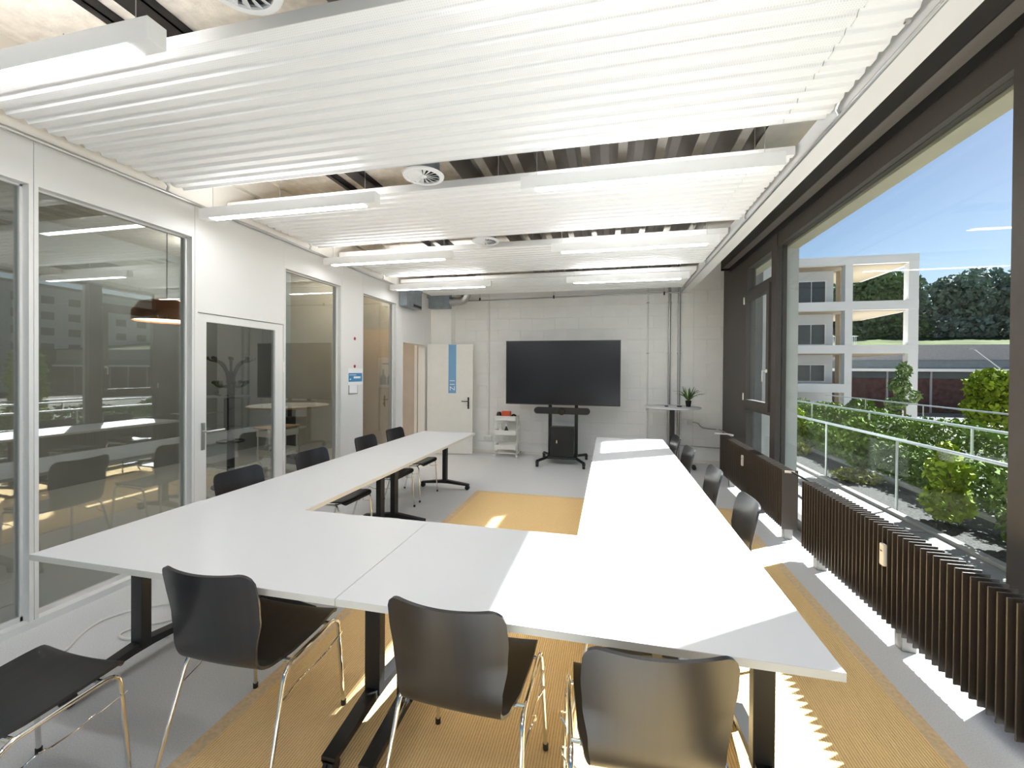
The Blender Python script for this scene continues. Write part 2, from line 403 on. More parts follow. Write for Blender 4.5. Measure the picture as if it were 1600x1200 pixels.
win_big('window_6', -2.9, 0, 'rear dark framed window pane behind the viewer')
def win_sash(name, y0, y1, flip, lab):
    e = S(empty(name, (XR, (y0 + y1) / 2, 0)), lab)
    mb = MB()
    for a, b_ in ((0, .08), (1.055, 1.10), (2.68, 2.745), (3.055, 3.27)): mb.box(XR, XR + .1, y0, y1, a, b_)
    mb.box(XR, XR + .1, y0, y0 + .045, 0, 3.27); mb.box(XR, XR + .1, y1 - .045, y1, 0, 3.27)
    mb.build('outer_frame', 'frame_brown', e)
    sa = empty('sash', (0, 0, 0)); sa.parent = e; sa.location = (0, 0, 0)
    mb = MB(); a, b_ = y0 + .03, y1 - .03; X0, X1 = XR - .03, XR + .05
    mb.box(X0, X1, a, a + .085, 1.10, 2.68); mb.box(X0, X1, b_ - .085, b_, 1.10, 2.68); mb.box(X0, X1, a + .085, b_ - .085, 1.10, 1.205); mb.box(X0, X1, a + .085, b_ - .085, 2.585, 2.68)
    mb.build('sash_frame', 'frame_brown', e)
    bpy.data.objects.remove(sa)
    box('pane', 'window_glass', XR, XR + .012, a + .085, b_ - .085, 1.205, 2.585, e)
    box('pane', 'window_glass', XR + .045, XR + .057, y0 + .045, y1 - .045, .08, 1.055, e)
    box('pane', 'window_glass', XR + .045, XR + .057, y0 + .045, y1 - .045, 2.745, 3.055, e)
    yh = b_ - .045 if flip else a + .045; yo = a if flip else b_
    h = MB(); h.lathe([(0, 0), (.022, 0), (.022, .012), (0, .012)], (X0 - .012, yh, 1.60), 16, 'x')
    h.tube(fillet([(X0 - .005, yh, 1.60), (X0 - .05, yh, 1.60), (X0 - .05, yh + (.11 if flip else -.11) * 0, 1.60), (X0 - .05, yh, 1.47)], .015), .0085)
    h.build('handle', 'white_metal', e, smooth=True)
    for z in (1.24, 2.60): MB().cyl((X0 - .008, yo, z - .05), (X0 - .008, yo, z + .05), .009).build('hinge', 'white_metal', e, smooth=True)
win_sash('window_7', 5.66, 6.66, False, 'far tilt sash window with white handle')
win_sash('window_8', 1.32, 2.39, True, 'near sash window beside the big pane')
# unseen rear wall, glazed to let in fill daylight
e = S(empty('window_9', (-.7, YB, 0)), 'unseen rear wall behind the viewer, glazed to add daylight')
mb = MB()
for x in (XL, -2.05, -.7, .6, XR - .06): mb.box(x, x + .06, YB, YB + .1, 0, 3.27)
mb.box(XL, XR, YB, YB + .1, 0, .08); mb.box(XL, XR, YB, YB + .1, 3.06, ZC); mb.build('frame', 'frame_brown', e)
for x in (XL, -2.05, -.7, .6): box('pane', 'window_glass', x + .06, x + 1.3, YB + .04, YB + .052, .08, 3.06, e)
# blind cassette along the window head
e = tag(empty('blind_cassette', (1.82, 4, 3.27)), 'long black roller blind cassette above the garden window', 'blind')
box('cassette_front', 'cassette_black', 1.775, 1.785, -3.0, 7.55, 3.28, ZC - .002, e)
box('cassette_lit_soffit', 'cassette_lit_soffit', 1.785, XR - .016, -3.0, 7.55, 3.28, 3.29, e)
box('shadow_gap_strip', 'cassette_black', XR - .016, XR - .002, -3.0, 7.5, 3.215, 3.285, e, bevel=.003)  # black strip standing in for the shadow gap below the cassette
box('end_cap', 'cassette_black', 1.772, XR - .002, 7.55, 7.57, 3.25, ZC - .002, e)
# white service trunking beside the panels, pipes
o = box('trunking', 'panel_edge', 1.19, 1.335, YB + .1, YF - .06, 2.955, 3.08); tag(o, 'long white trunking between ceiling panels and window', 'trunking')
mb = MB()
mb.tube([(1.185, YB + .1, 2.945), (1.185, YF - .06, 2.945)], .011)
tag(mb.build('heating_pipe', 'steel', smooth=True), 'thin steel pipe under the white trunking', 'pipe')
tag(MB().tube([(XL + .045, YB + .1, 2.935), (XL + .045, 6.2, 2.935)], .014).build('heating_pipe', 'steel', smooth=True), 'thin steel pipe along the left partition head', 'pipe')
mb = MB(); mb.tube([(-2.75, YF - .078, 2.935), (1.175, YF - .078, 2.97)], .012)
e = tag(empty('water_pipe', (-.8, YF - .05, 2.95)), 'thin steel pipe crossing the top of the far wall', 'pipe')
mb.build('pipe', 'steel', e, smooth=True)
for x in (-2.45, -1.02, .92):
    box('hanger', 'black_metal', x - .012, x + .012, YF - .094, YF - .062, 2.93, 2.985, e); MB().cyl((x, YF - .078, 2.98), (x, YF - .078, ZC), .004, 6).build('hanger_rod', 'steel', e)
for x, z0, lab in ((.655, 0.02, 'leftmost of the three vertical conduits beside the high table'), (1.02, .02, 'middle vertical conduit behind the high table'), (1.18, .02, 'rightmost vertical conduit behind the potted plant')):
    rr = .013 if x < .9 else .022
    e = tag(empty('conduit', (x, YF - .03, z0)), lab, 'conduit')
    MB().cyl((x, YF - .026, z0), (x, YF - .026, ZC), rr, 12).build('tube', 'steel' if x > .9 else 'panel_edge', e, smooth=True)
    for z in (.9, 1.9, 2.8): box('clip', 'steel', x - rr - .006, x + rr + .006, YF - .052, YF - .0, z, z + .02, e)
S(box('trim_4', 'panel_edge', 1.417, 1.427, YF - .008, YF, 0, ZC), 'thin vertical joint cover on the far wall')
e = tag(empty('conduit', (-2.275, YF - .02, .25)), 'white conduit with socket box left of the screen', 'conduit')
MB().cyl((-2.275, YF - .018, .33), (-2.275, YF - .018, ZC), .012, 12).build('tube', 'panel_edge', e, smooth=True)
so = box('socket_box', 'white_plastic', -2.37, -2.21, YF - .055, YF, .24, .325, e, bevel=.006)
for x in (-2.33, -2.25): MB().lathe([(0, 0), (.026, 0), (.028, -.004), (.022, -.006), (.02, .004), (0, .004)], (x, YF - .056, .283), 16, 'y').build('socket', 'panel_edge', e, smooth=True)
e = tag(empty('socket_strip', (1.3, YF - .03, .7)), 'small grey wall sockets with conduit below the potted plant', 'socket')
box('socket', 'white_metal', 1.24, 1.32, YF - .05, YF, .68, .76, e, bevel=.004); box('socket', 'white_metal', 1.33, 1.41, YF - .05, YF, .67, .75, e, bevel=.004)
MB().tube(catmull([(1.41, YF - .02, .71), (1.50, YF - .02, .69), (1.58, YF - .02, .62), (1.75, YF - .02, .60), (1.85, YF - .03, .595), (1.84, 7.3, .60), (1.78, 6.9, .63)]), .009, 8).build('flex_pipe', 'steel', e, smooth=True)
tag(MB().tube([(1.2, YF - .02, .30), (1.6, YF - .02, .285), (1.88, YF - .02, .28)], .008, 8).build('cable', 'steel', smooth=True), 'thin grey cable low on the far wall by the radiator', 'cable')
# air duct at the far left
e = tag(empty('air_duct', (-3.2, 7.4, 2.78)), 'galvanised square duct with round elbow at far corner', 'duct')
box('duct_box', 'galvanised', XL + .012, XL + .15, 6.36, 6.92, 2.64, 2.96, e); box('grille', 'black_metal', XL + .148, XL + .155, 6.6, 6.9, 2.66, 2.70, e)
box('flange', 'galvanised', XL + .14, XL + .165, 6.35, 6.93, 2.935, 2.965, e)
box('duct_run', 'galvanised', XL + .005, -2.97, 7.53, 7.67, 2.765, 3.06, e)
MB().tube([(-2.97, 7.62, 2.895), (-2.90, 7.62, 2.895)], .085, 20).build('collar', 'steel', e, smooth=True)
MB().tube(fillet([(-2.90, 7.62, 2.895), (-2.72, 7.62, 2.895), (-2.56, 7.62, 3.20), (-2.56, 7.62, 3.44)], .2), .078, 20).build('elbow', 'steel', e, smooth=True)
# black cable trays under the slab
for x0, x1, lab in ((-2.60, -2.555, 'narrow black cable tray under the beige slab'), (-2.40, -2.265, 'wide black cable tray under the beige slab')):
    e = tag(empty('cable_tray', ((x0 + x1) / 2, 2, ZC - .07)), lab, 'cable tray')
    box('tray_bottom', 'black_metal', x0, x1, YB + .1, 7.4, ZC - .06, ZC - .05, e); box('tray_side', 'black_metal', x0, x0 + .006, YB + .1, 7.4, ZC - .06, ZC - .002, e); box('tray_side', 'black_metal', x1 - .006, x1, YB + .1, 7.4, ZC - .06, ZC - .002, e)

# ------------------------------------------------------------------ suspended ceiling panels
ZP = 3.0
def wave(y):
    t = (y / .0923) % 1
    if t < .5: return 0
    q = (t - .5) / .5
    return .021 * (math.sin(PI * q) ** .8)
names = {1: 'nearest corrugated white acoustic panel at the top of the view', 2: 'second corrugated white acoustic panel from the viewer', 3: 'third corrugated white acoustic panel from the viewer', 4: 'farthest corrugated white acoustic panel near the block wall', 0: 'white corrugated acoustic panel right above the viewer', -1: 'white corrugated acoustic panel behind the viewer', -2: 'white corrugated acoustic panel by the rear windows'}
cp0 = None
for k in (1, 2, 3, 4, 0, -1, -2):
    y0 = 1.505 + (k - 1) * 1.6
    if cp0 is None:
        e = cp0 = empty('ceiling_panel', (-1.07, y0, ZP))
        ys = [i * .0923 / 12 for i in range(int(1.2 / .0923 * 12) + 1)]
        for nm, a, b_, mm_ in (('end_sheet', -3.325, -3.10, 'sheet_white'), ('perforated_sheet', -3.097, .95, 'perforated_white'), ('end_sheet', .953, 1.165, 'sheet_white')):
            mb = MB(); mb.grid([[(a, y0 + y, ZP + wave(y)), (b_, y0 + y, ZP + wave(y))] for y in ys]); mb.grid([[(a, y0 + y, ZP + .004 + wave(y)), (b_, y0 + y, ZP + .004 + wave(y))] for y in ys])
            mb.build(nm, mm_, e, smooth=True)
        box('rim', 'panel_edge', -3.325, 1.165, y0 - .003, y0, ZP - .001, ZP + .055, e); box('rim', 'panel_edge', -3.325, 1.165, y0 + 1.203, y0 + 1.206, ZP - .001, ZP + .055, e)
        box('back_insulation', 'slab', -3.32, 1.16, y0, y0 + 1.2, ZP + .035, ZP + .05, e)
        for x in (-3.0, -.9, 1.0):
            for yy in (.25, .95): MB().cyl((x, y0 + yy, ZP + .05), (x, y0 + yy, ZC), .003, 6).build('suspension_rod', 'steel', e)
        for s_ in (-3.335, 1.17):
            MB().lathe([(0, -.012), (.014, -.012), (.014, .012), (0, .012)], (s_, y0 + .55, ZP + .02), 12, 'x').build('valve', 'chrome', e, smooth=True)
            MB().tube(catmull([(s_, y0 + 1.05, ZP + .02), (s_, y0 + 1.09, ZP - .01), (s_ + (-.02 if s_ < 0 else .015), y0 + 1.1, ZP - .04), (s_ + (-.02 if s_ < 0 else .015), y0 + 1.13, 2.945)]), .009, 8).build('flex_pipe', 'steel', e, smooth=True)
    else:
        e = copy_tree(cp0); e.location = (-1.07, y0, ZP)
    tag(e, names[k], 'ceiling panel', 'suspended acoustic ceiling panels')
# linear luminaires hanging in front of each panel
order = {1: 'nearest', 2: 'second', 3: 'third', 4: 'farthest', 0: 'overhead', -1: 'rear', -2: 'rearmost'}
lum0 = None
for k, yy in ((1, 1.24), (2, 2.815), (3, 4.37), (4, 5.925), (0, -.35), (-1, -1.95)):
    for side, xc in (('left', -2.50), ('right', .205)):
        if lum0 is None:
            e = lum0 = empty('linear_luminaire', (xc, yy, 2.81))
            box('housing', 'lamp_body', xc - .805, xc + .805, yy, yy + .072, 2.813, 2.897, e, bevel=.002)
            box('diffuser', 'diffuser', xc - .70, xc + .70, yy + .006, yy + .066, 2.8105, 2.8145, e)
            box('uplight_strip', 'uplight', xc - .66, xc + .66, yy + .02, yy + .052, 2.8965, 2.899, e)
            for x in (-.7, .7): MB().cyl((xc + x, yy + .036, 2.897), (xc + x, yy + .036, ZC), .002, 6).build('suspension_wire', 'steel', e)
        else:
            e = copy_tree(lum0); e.location = (xc, yy, 2.81)
        tag(e, '%s white linear luminaire on the %s side' % (order[k], side), 'lamp', 'linear luminaires below the ceiling panels')
# swirl air diffusers in the gaps
df0 = None
for k, yy, lab in ((0, 1.30, 'nearest round white swirl diffuser at the top edge'), (1, 2.90, 'middle round white swirl diffuser behind the nearest panel'), (2, 4.50, 'farthest small round white swirl diffuser')):
    if df0 is None:
        e = df0 = empty('air_diffuser', (-1.35, yy, 3.0)); c = (-1.35, yy, 3.0)
        MB().lathe([(.118, .012), (.118, 0), (.148, .004), (.152, .014), (.118, .03)], c, 40).build('outer_ring', 'white_plastic', e, smooth=True)
        MB().lathe([(0, -.002), (.02, 0), (.024, .008), (0, .012)], c, 20).build('hub', 'white_plastic', e, smooth=True)
        for i in range(16):
            a = 2 * PI * i / 16; a2 = a + .27
            mb = MB(); ca, sa = math.cos(a), math.sin(a); cb, sb = math.cos(a2), math.sin(a2)
            v = [(c[0] + .022 * ca, c[1] + .022 * sa, 3.004), (c[0] + .12 * ca, c[1] + .12 * sa, 3.002), (c[0] + .12 * cb, c[1] + .12 * sb, 3.018), (c[0] + .022 * cb, c[1] + .022 * sb, 3.012)]
            mb.add(v + [(x, y, z + .003) for x, y, z in v], [(0, 1, 2, 3), (7, 6, 5, 4), (0, 4, 5, 1), (1, 5, 6, 2), (2, 6, 7, 3), (3, 7, 4, 0)]); mb.build('vane', 'white_plastic', e)
        MB().lathe([(.117, .02), (.117, .11), (.10, .14), (.10, .44)], c, 28).build('duct_collar', 'galvanised', e, smooth=True)
        MB().lathe([(0, .06), (.116, .06)], c, 20).build('inner_baffle', 'cassette_black', e)
    else:
        e = copy_tree(df0); e.location = (-1.35, yy, 3.0)
    tag(e, lab, 'air diffuser', 'swirl diffusers between the ceiling panels')

# ================================================================== FURNITURE
e = tag(empty('sisal_rug', (-.14, 2.2, 0)), 'large tan ribbed sisal rug with bound border', 'rug')
box('rug_field', 'rug', -1.62, 1.34, .75, 5.25, .0005, .0035, e)
mb = MB()
for a in ((-1.69, -1.62, .68, 5.32), (1.34, 1.41, .68, 5.32), (-1.62, 1.34, 5.25, 5.32), (-1.62, 1.34, .68, .75)): mb.box(*a, .0005, .004)
mb.build('rug_border', 'rug_border', e)

def make_table(L, W, loc, rz, lab, inset=.135):
    e = empty('meeting_table', (loc[0], loc[1], .004 if loc[0] > -2 else 0)); e.rotation_euler = (0, 0, rz)
    tag(e, lab, 'table', 'white flip top meeting tables set in a U')
    MB().box(-L / 2 + .0016, L / 2 - .0016, -W / 2 + .0016, W / 2 - .0016, .7385, .74).build('table_surface', 'table_white', e, local=True)
    MB().box(-L / 2 + .0012, L / 2 - .0012, -W / 2 + .0012, W / 2 - .0012, .714, .7385).build('table_top', 'table_edge', e, local=True)
    MB().box(-L / 2 + .1, L / 2 - .1, -.035, .035, .66, .714).build('beam', 'black_metal', e, local=True)
    for s_ in (-1, 1):
        x = s_ * (L / 2 - inset)
        lg = MB().box(x - .0375, x + .0375, -.025, .025, .09, .70).build('leg', 'black_metal', e, local=True, bevel=.003)
        MB().prism([(-.335, .055), (-.335, .078), (-.03, .118), (.03, .118), (.335, .078), (.335, .055), (.05, .075), (-.05, .075)], x - .03, x + .03, 'x').build('foot', 'black_metal', e, local=True, bevel=.002)
        MB().box(x - .05, x + .05, -.26, .26, .695, .714).build('top_bracket', 'black_metal', e, local=True)
        for yy in (-.315, .315):
            cst = MB().lathe([(0, -.022), (.026, -.022), (.03, -.016), (.03, -.005), (.022, -.003), (.022, .003), (.03, .005), (.03, .016), (.026, .022), (0, .022)], (x, yy, .031), 20, 'x').build('caster', 'black_plastic', e, smooth=True, local=True)
            h = MB(); h.cyl((x, yy, .03), (x, yy, .062), .009); h.box(x - .024, x + .024, yy - .02, yy + .02, .05, .064); h.build('caster_fork', 'black_plastic', cst, local=True)
    MB().lathe([(0, 0), (.02, 0), (.02, .006), (0, .008)], (L / 2 - .05, -W / 2 + .05, .706), 12).build('stacking_pad', 'black_plastic', e, local=True)
    return e
xs = -.9645
T1 = make_table(xs + 2.5136, .8165, ((xs - 2.5136) / 2, 1.7536), 0, 'near left white meeting table of the front row', .08)
T2 = make_table(.6489 - xs, .8165, ((.6489 + xs) / 2, 1.7536), 0, 'near right white meeting table in the sunlight', .08)
ym = 3.803
make_table(ym - 2.1618, .755, (-2.136, (ym + 2.1618) / 2), PI / 2, 'near white table of the left row by the glass door')
make_table(5.4438 - ym, .755, (-2.136, (ym + 5.4438) / 2), PI / 2, 'far white table of the left row toward the open door')
ym = 3.83
make_table(ym - 2.1618, .803, (.2475, (ym + 2.1618) / 2), PI / 2, 'near white table of the right row by the radiators')
make_table(5.4989 - ym, .803, (.2475, (ym + 5.4989) / 2), PI / 2, 'far white table of the right row toward the screen')

# ---- stackable chair with plywood shell
def shell_rows():
    prof = catmull([(.235, .418), (.222, .437), (.195, .446), (.08, .437), (-.06, .430), (-.165, .434), (-.215, .458), (-.242, .51), (-.258, .60), (-.277, .70), (-.305, .83)], 6)
    n = len(prof); d_ = [0]
    for i in range(1, n): d_.append(d_[-1] + (prof[i] - prof[i - 1]).length)
    return prof, d_
prof2 = None
def make_chair():
    e = empty('stacking_chair')
    pts = [(.235, .418), (.222, .437), (.195, .446), (.08, .437), (-.06, .430), (-.165, .434), (-.215, .458), (-.242, .51), (-.258, .60), (-.277, .70), (-.305, .83)]
    P = catmull([(0, a, b_) for a, b_ in pts], 6)
    extra = []
    for k in range(1, 9): extra.append(P[-2].lerp(P[-1], (k / 9) ** .7))
    P = P[:-1] + extra + [P[-1]]
    total = [0]
    for i in range(1, len(P)): total.append(total[-1] + (P[i] - P[i - 1]).length)
    Lt = total[-1]
    def hw(s):      # half width along the profile
        ks = [(0, .195), (.03, .207), (.12, .21), (.30, .205), (.40, .190), (.47, .176), (.55, .184), (.66, .200), (.74, .206), (.80, .204), (Lt, .196)]
        for (a, wa_), (b_, wb) in zip(ks, ks[1:]):
            if a <= s <= b_:
                t = (s - a) / (b_ - a); t = t * t * (3 - 2 * t); v = wa_ + (wb - wa_) * t; break
        else: v = ks[-1][1]
        dtop = Lt - s; r_ = .042
        if dtop < r_: v -= r_ - math.sqrt(max(0, r_ * r_ - (r_ - dtop) ** 2))
        dfr = s; r_ = .03
        if dfr < r_: v -= r_ - math.sqrt(max(0, r_ * r_ - (r_ - dfr) ** 2))
        return v
    rows = []
    N = 14
    for i, q in enumerate(P):
        t = (P[min(i + 1, len(P) - 1)] - P[max(i - 1, 0)]).normalized(); nrm = Vector((0, -t.z, t.y)) * -1  # toward sitter
        h = hw(total[i]); s = total[i]
        curve = .004 + .034 * max(0, min(1, (s - .45) / .2))
        sag = .006 if s < .40 else 0
        row = []
        for j in range(N + 1):
            u = -1 + 2 * j / N
            off = curve * u * u * (h / .2) ** 2 - sag * (1 - u * u)
            row.append(Vector((u * h, q.y, q.z)) + nrm * off)
        rows.append(row)
    G = np.array([[list(v) for v in r_] for r_ in rows])
    # normals for thickness
    du = np.gradient(G, axis=1); dv = np.gradient(G, axis=0); nn = np.cross(du, dv); nn /= np.maximum(np.linalg.norm(nn, axis=2, keepdims=True), 1e-9)
    th = .0055
    A, B_ = G + nn * th, G - nn * th
    ib = min(range(len(P)), key=lambda i: abs(total[i] - .435))
    def piece(i0, i1, name, capa, capb):
        mb = MB(); nr = i1 - i0 + 1; nc = N + 1
        v = [tuple(A[i, j]) for i in range(i0, i1 + 1) for j in range(nc)] + [tuple(B_[i, j]) for i in range(i0, i1 + 1) for j in range(nc)]
        o_ = nr * nc; f = []
        for i in range(nr - 1):
            for j in range(nc - 1):
                a = i * nc + j; f += [(a, a + 1, a + nc + 1, a + nc), (o_ + a, o_ + a + nc, o_ + a + nc + 1, o_ + a + 1)]
            a = i * nc; f.append((a, a + nc, o_ + a + nc, o_ + a)); a = i * nc + nc - 1; f.append((a, o_ + a, o_ + a + nc, a + nc))
        for j in range(nc - 1):
            if capa: f.append((j, o_ + j, o_ + j + 1, j + 1))
            a = (nr - 1) * nc + j
            if capb: f.append((a, a + 1, o_ + a + 1, o_ + a))
        mb.add(v, f); o = mb.build(name, 'chair_black', e, smooth=True, local=True); return o
    piece(0, ib, 'seat', True, False); piece(ib, len(P) - 1, 'backrest', False, True)
    for s_ in (-1, 1):
        x = s_ * .226; xf = s_ * .243
        path = fillet([(s_ * .25, -.255, .012), (x, -.135, .415), (x, .196, .432), (xf, .222, .012)], .055, 8)
        k1, k2 = 9, len(path) - 1 - 9 + 0
        lr_ = MB().tube(path[:k1 + 1], .0085, 12).build('leg', 'chrome', e, smooth=True, local=True)
        MB().tube(path[k1:k2 + 1], .0085, 12).build('seat_rail', 'chrome', e, smooth=True, local=True)
        lf = MB().tube(path[k2:], .0085, 12).build('leg', 'chrome', e, smooth=True, local=True)
        MB().lathe([(0, 0), (.0115, 0), (.0115, .022), (.0088, .024)], (s_ * .25, -.256, 0), 12).build('foot_cap', 'black_plastic', lr_, smooth=True, local=True)
        MB().lathe([(0, 0), (.0115, 0), (.0115, .022), (.0088, .024)], (xf, .222, 0), 12).build('foot_cap', 'black_plastic', lf, smooth=True, local=True)
        xx = s_ * .238
        MB().tube(fillet([(s_ * .234, -.17, .30), (xx, -.07, .325), (s_ * .255, -.06, .345), (s_ * .255, -.035, .345), (xx, -.02, .325), (xx, .07, .325), (s_ * .258, .08, .35), (s_ * .258, .105, .35), (xx, .12, .33), (s_ * .236, .216, .345)], .012, 3), .0028, 6).build('link_wire', 'chrome', e, smooth=True, local=True)
        for yy in (-.10, .15): MB().tube([(x, yy, .424), (s_ * .19, yy, .423)], .007, 8).build('seat_bracket', 'chrome', e, smooth=True, local=True)
    for yy in (-.10, .15): MB().tube([(-.2, yy, .418), (.2, yy, .418)], .007, 8).build('cross_tube', 'chrome', e, smooth=True, local=True)
    return e
ch0 = make_chair(); first = True
def chair(x, y, rz, lab, grp):
    global first
    o = ch0 if first else copy_tree(ch0); first = False
    o.location = (x, y, .004 if x > -1.6 else 0); o.rotation_euler = (0, 0, R(rz)); tag(o, lab, 'chair', grp)
g = 'black plywood chairs on the near side'
chair(-1.445, 1.525, 1, 'black plywood chair at the near left table, full back visible', g)
chair(-.497, 1.525, -2, 'black plywood chair in front of the table seam', g)
chair(.105, 1.445, 7, 'black plywood chair at the near right table, closest to the viewer', g)
chair(-2.02, 1.02, 0, 'black plywood chair cut off at the lower left corner', g)
g = 'black plywood chairs along the left row'
for (x, y), lab in zip(((-2.41, 2.59), (-2.41, 3.375), (-2.41, 4.26), (-2.41, 4.92)), ('black chair in front of the glass door, nearest of the left row', 'second black chair of the left row below the tall pane', 'third black chair of the left row below the blue sign', 'farthest black chair of the left row by the doorway')):
    chair(x, y, -90 + random.uniform(-3, 3), lab, g)
g = 'black plywood chairs along the window side'
for (x, y), lab in zip(((.53, 2.72), (.525, 3.50), (.50, 4.41), (.49, 5.17)), ('black chair nearest the viewer on the window side', 'second black chair on the window side between the radiators', 'third black chair on the window side', 'farthest black chair on the window side below the high table')):
    chair(x, y, 90 + random.uniform(-2, 3), lab, g)

# ------------------------------------------------------------------ radiators
def radiator(y0, y1, lab, ymeter, feet, cap=False):
    e = tag(empty('radiator', (1.66, (y0 + y1) / 2, 0)), lab, 'radiator', 'brown finned radiators under the windows')
    X0, X1, z0, z1 = 1.60, 1.705, .10, .66
    k = int((y1 - y0) / .0452); me = None
    for i in range(k + 1):
        y = y1 - i * .0452
        if me is None:
            o = MB().box(X0, X1, y - .0035, y + .0035, z0 + .004, z1).build('fin', 'radiator', e, bevel=.001); me = o.data; b0 = y
        else:
            o = bpy.data.objects.new('fin', me); C.objects.link(o); o.parent = e; o.location = (0, y - b0, 0)
    box('heating_plate', 'radiator', X0 + .05, X0 + .08, y0 + .01, y1 - .01, z0 - .012, z1 - .012, e)
    for yy in feet: box('foot', 'foot_grey', 1.63, 1.70, yy - .035, yy + .035, .001, z0 + .03, e)
    m_ = MB().box(X0 - .022, X0, ymeter - .022, ymeter + .022, .44, .57).build('heat_meter', 'cream_plastic', e, bevel=.009)
    box('meter_display', 'black_plastic', X0 - .0232, X0 - .0215, ymeter - .008, ymeter + .008, .525, .531, m_)
    if cap:
        box('end_plate', 'radiator', X0, X1 + .03, y0 - .012, y0 - .004, z0, z1, e); box('valve_plug', 'cream_plastic', X0 + .02, X1, y0 - .02, y0 - .011, z1 - .025, z1 - .005, e)
    return e
radiator(1.75, 4.045, 'near brown finned radiator with cream heat meter', 2.93, (2.05, 2.86, 3.87))
radiator(4.48, 6.78, 'far brown finned radiator ending at the block wall', 5.66, (4.52, 6.4), True)
radiator(-2.6, -.3, 'brown finned radiator behind the viewer', -1.4, (-2.4, -.6))
e = tag(empty('radiator_pipe', (1.7, 4.26, .1)), 'dark pipe joining the two radiators', 'pipe')
MB().tube([(1.68, 4.03, .645), (1.68, 4.47, .645)], .009, 8).build('pipe', 'black_metal', e, smooth=True)
tag(MB().tube(catmull([(1.55, 6.86, .66), (1.70, 6.86, .66), (1.80, 6.85, .645)]), .014, 8).build('radiator_valve', 'white_metal', smooth=True), 'white valve at the far end of the far radiator', 'valve')
S(box('trim_5', 'frame_brown', 1.86, XR, YB + .1, 6.66, 0, .11), 'dark skirting under the garden window')

# ------------------------------------------------------------------ screen and stand
e = tag(empty('display_screen', (-.80, 7.22, 1.0)), 'large black presentation screen on a wheeled stand', 'screen')
box('bezel', 'bezel', -1.782, .178, 7.25, 7.31, 1.0, 2.108, e, bevel=.004)
box('screen_panel', 'screen', -1.768, .164, 7.2475, 7.2505, 1.018, 2.094, e)
box('back_box', 'bezel', -1.3, -.3, 7.31, 7.36, 1.2, 1.9, e)
e = tag(empty('screen_stand', (-.78, 7.3, 0)), 'black wheeled stand with cabinet under the screen', 'stand')
for x in (-1.01, -.555): box('upright', 'black_metal', x - .028, x + .028, 7.36, 7.42, .13, 1.85, e, bevel=.003)
box('cross_bar', 'black_metal', -1.01, -.555, 7.362, 7.40, 1.5, 1.58, e)
cb = box('cabinet', 'black_metal', -.98, -.585, 7.16, 7.36, .13, .63, e, bevel=.004)
box('cabinet_door', 'black_plastic', -.975, -.59, 7.154, 7.162, .14, .62, e, bevel=.002); box('lock', 'chrome', -.875, -.855, 7.148, 7.156, .36, .41, e)
box('base_plate', 'black_metal', -1.04, -.525, 7.14, 7.46, .09, .13, e, bevel=.004)
for s_, xf in ((-1, -1.155), (1, -.394)):
    xb = -.78 + s_ * .23
    for yf in (6.90, 7.66):
        MB().tube([(xb, 7.2 if yf < 7 else 7.4, .115), (xf, yf, .095)], .024, 8).build('stand_leg', 'black_metal', e, smooth=True)
        cst = MB().lathe([(0, -.022), (.03, -.022), (.034, -.016), (.034, .016), (.03, .022), (0, .022)], (xf, yf, .035), 18, 'x').build('caster', 'black_plastic', e, smooth=True)
        box('caster_fork', 'black_plastic', xf - .026, xf + .026, yf - .02, yf + .02, .06, .09, cst)
e = tag(empty('sound_bar', (-.79, 7.2, .86)), 'black rounded conference sound bar under the screen', 'sound bar')
poly = [(-.79 + (.42 * (1 if math.cos(a) > 0 else -1)) + .055 * math.cos(a), .905 + .055 * math.sin(a)) for a in [2 * PI * i / 28 + .001 for i in range(28)]]
MB().prism(poly, 7.19, 7.27, 'y').build('bar_body', 'black_plastic', e, smooth=True)
MB().lathe([(0, -.03), (.05, -.025), (.06, -.01), (.06, .02), (0, .02)], (-.79, 7.19, .895), 24, 'y').build('camera_lens', 'dark_glass', e, smooth=True)
box('bar_mount', 'black_metal', -.86, -.72, 7.27, 7.36, .88, .92, e)
# trolley carts
def make_cart(x, y, lab, woodtop=False, rz=0):
    e = tag(empty('trolley_cart', (x, y, 0), rz), lab, 'cart')
    for z in (.14, .405, .67):
        mb = MB(); a, b_, h = .205, .15, .09; t = .004
        mb.box(-a, a, -b_, b_, z, z + t); mb.box(-a, a, -b_, -b_ + t, z, z + h); mb.box(-a, a, b_ - t, b_, z, z + h); mb.box(-a, -a + t, -b_, b_, z, z + h); mb.box(a - t, a, -b_, b_, z, z + h)
        mb.build('basket', 'white_metal', e, local=True)
    for s_ in (-1, 1):
        for q in (-1, 1): MB().cyl((s_ * .212, q * .11, .075), (s_ * .212, q * .11, .775), .0085, 10).build('post', 'white_metal', e, smooth=True, local=True)
        MB().tube([(s_ * .212, -.16, .078), (s_ * .212, .16, .078)], .011, 10).build('base_rail', 'white_metal', e, smooth=True, local=True)
        for q in (-1, 1):
            w_ = MB().lathe([(0, -.012), (.026, -.012), (.03, -.008), (.03, .008), (.026, .012), (0, .012)], (s_ * .212, q * .15, .031), 16, 'x').build('caster', 'white_plastic', e, smooth=True, local=True)
            MB().box(s_ * .212 - .016, s_ * .212 + .016, q * .15 - .012, q * .15 + .012, .05, .072).build('caster_fork', 'steel', w_, local=True)
    MB().tube([(-.212, -.16, .085), (.212, -.16, .085)], .009, 8).build('cross_rail', 'white_metal', e, smooth=True, local=True)
    if woodtop: MB().box(-.235, .235, -.17, .17, .778, .796).build('wooden_top', 'wood_warm', e, local=True, bevel=.004)
    return e
make_cart(-1.845, 7.62, 'white three tier trolley cart left of the screen')
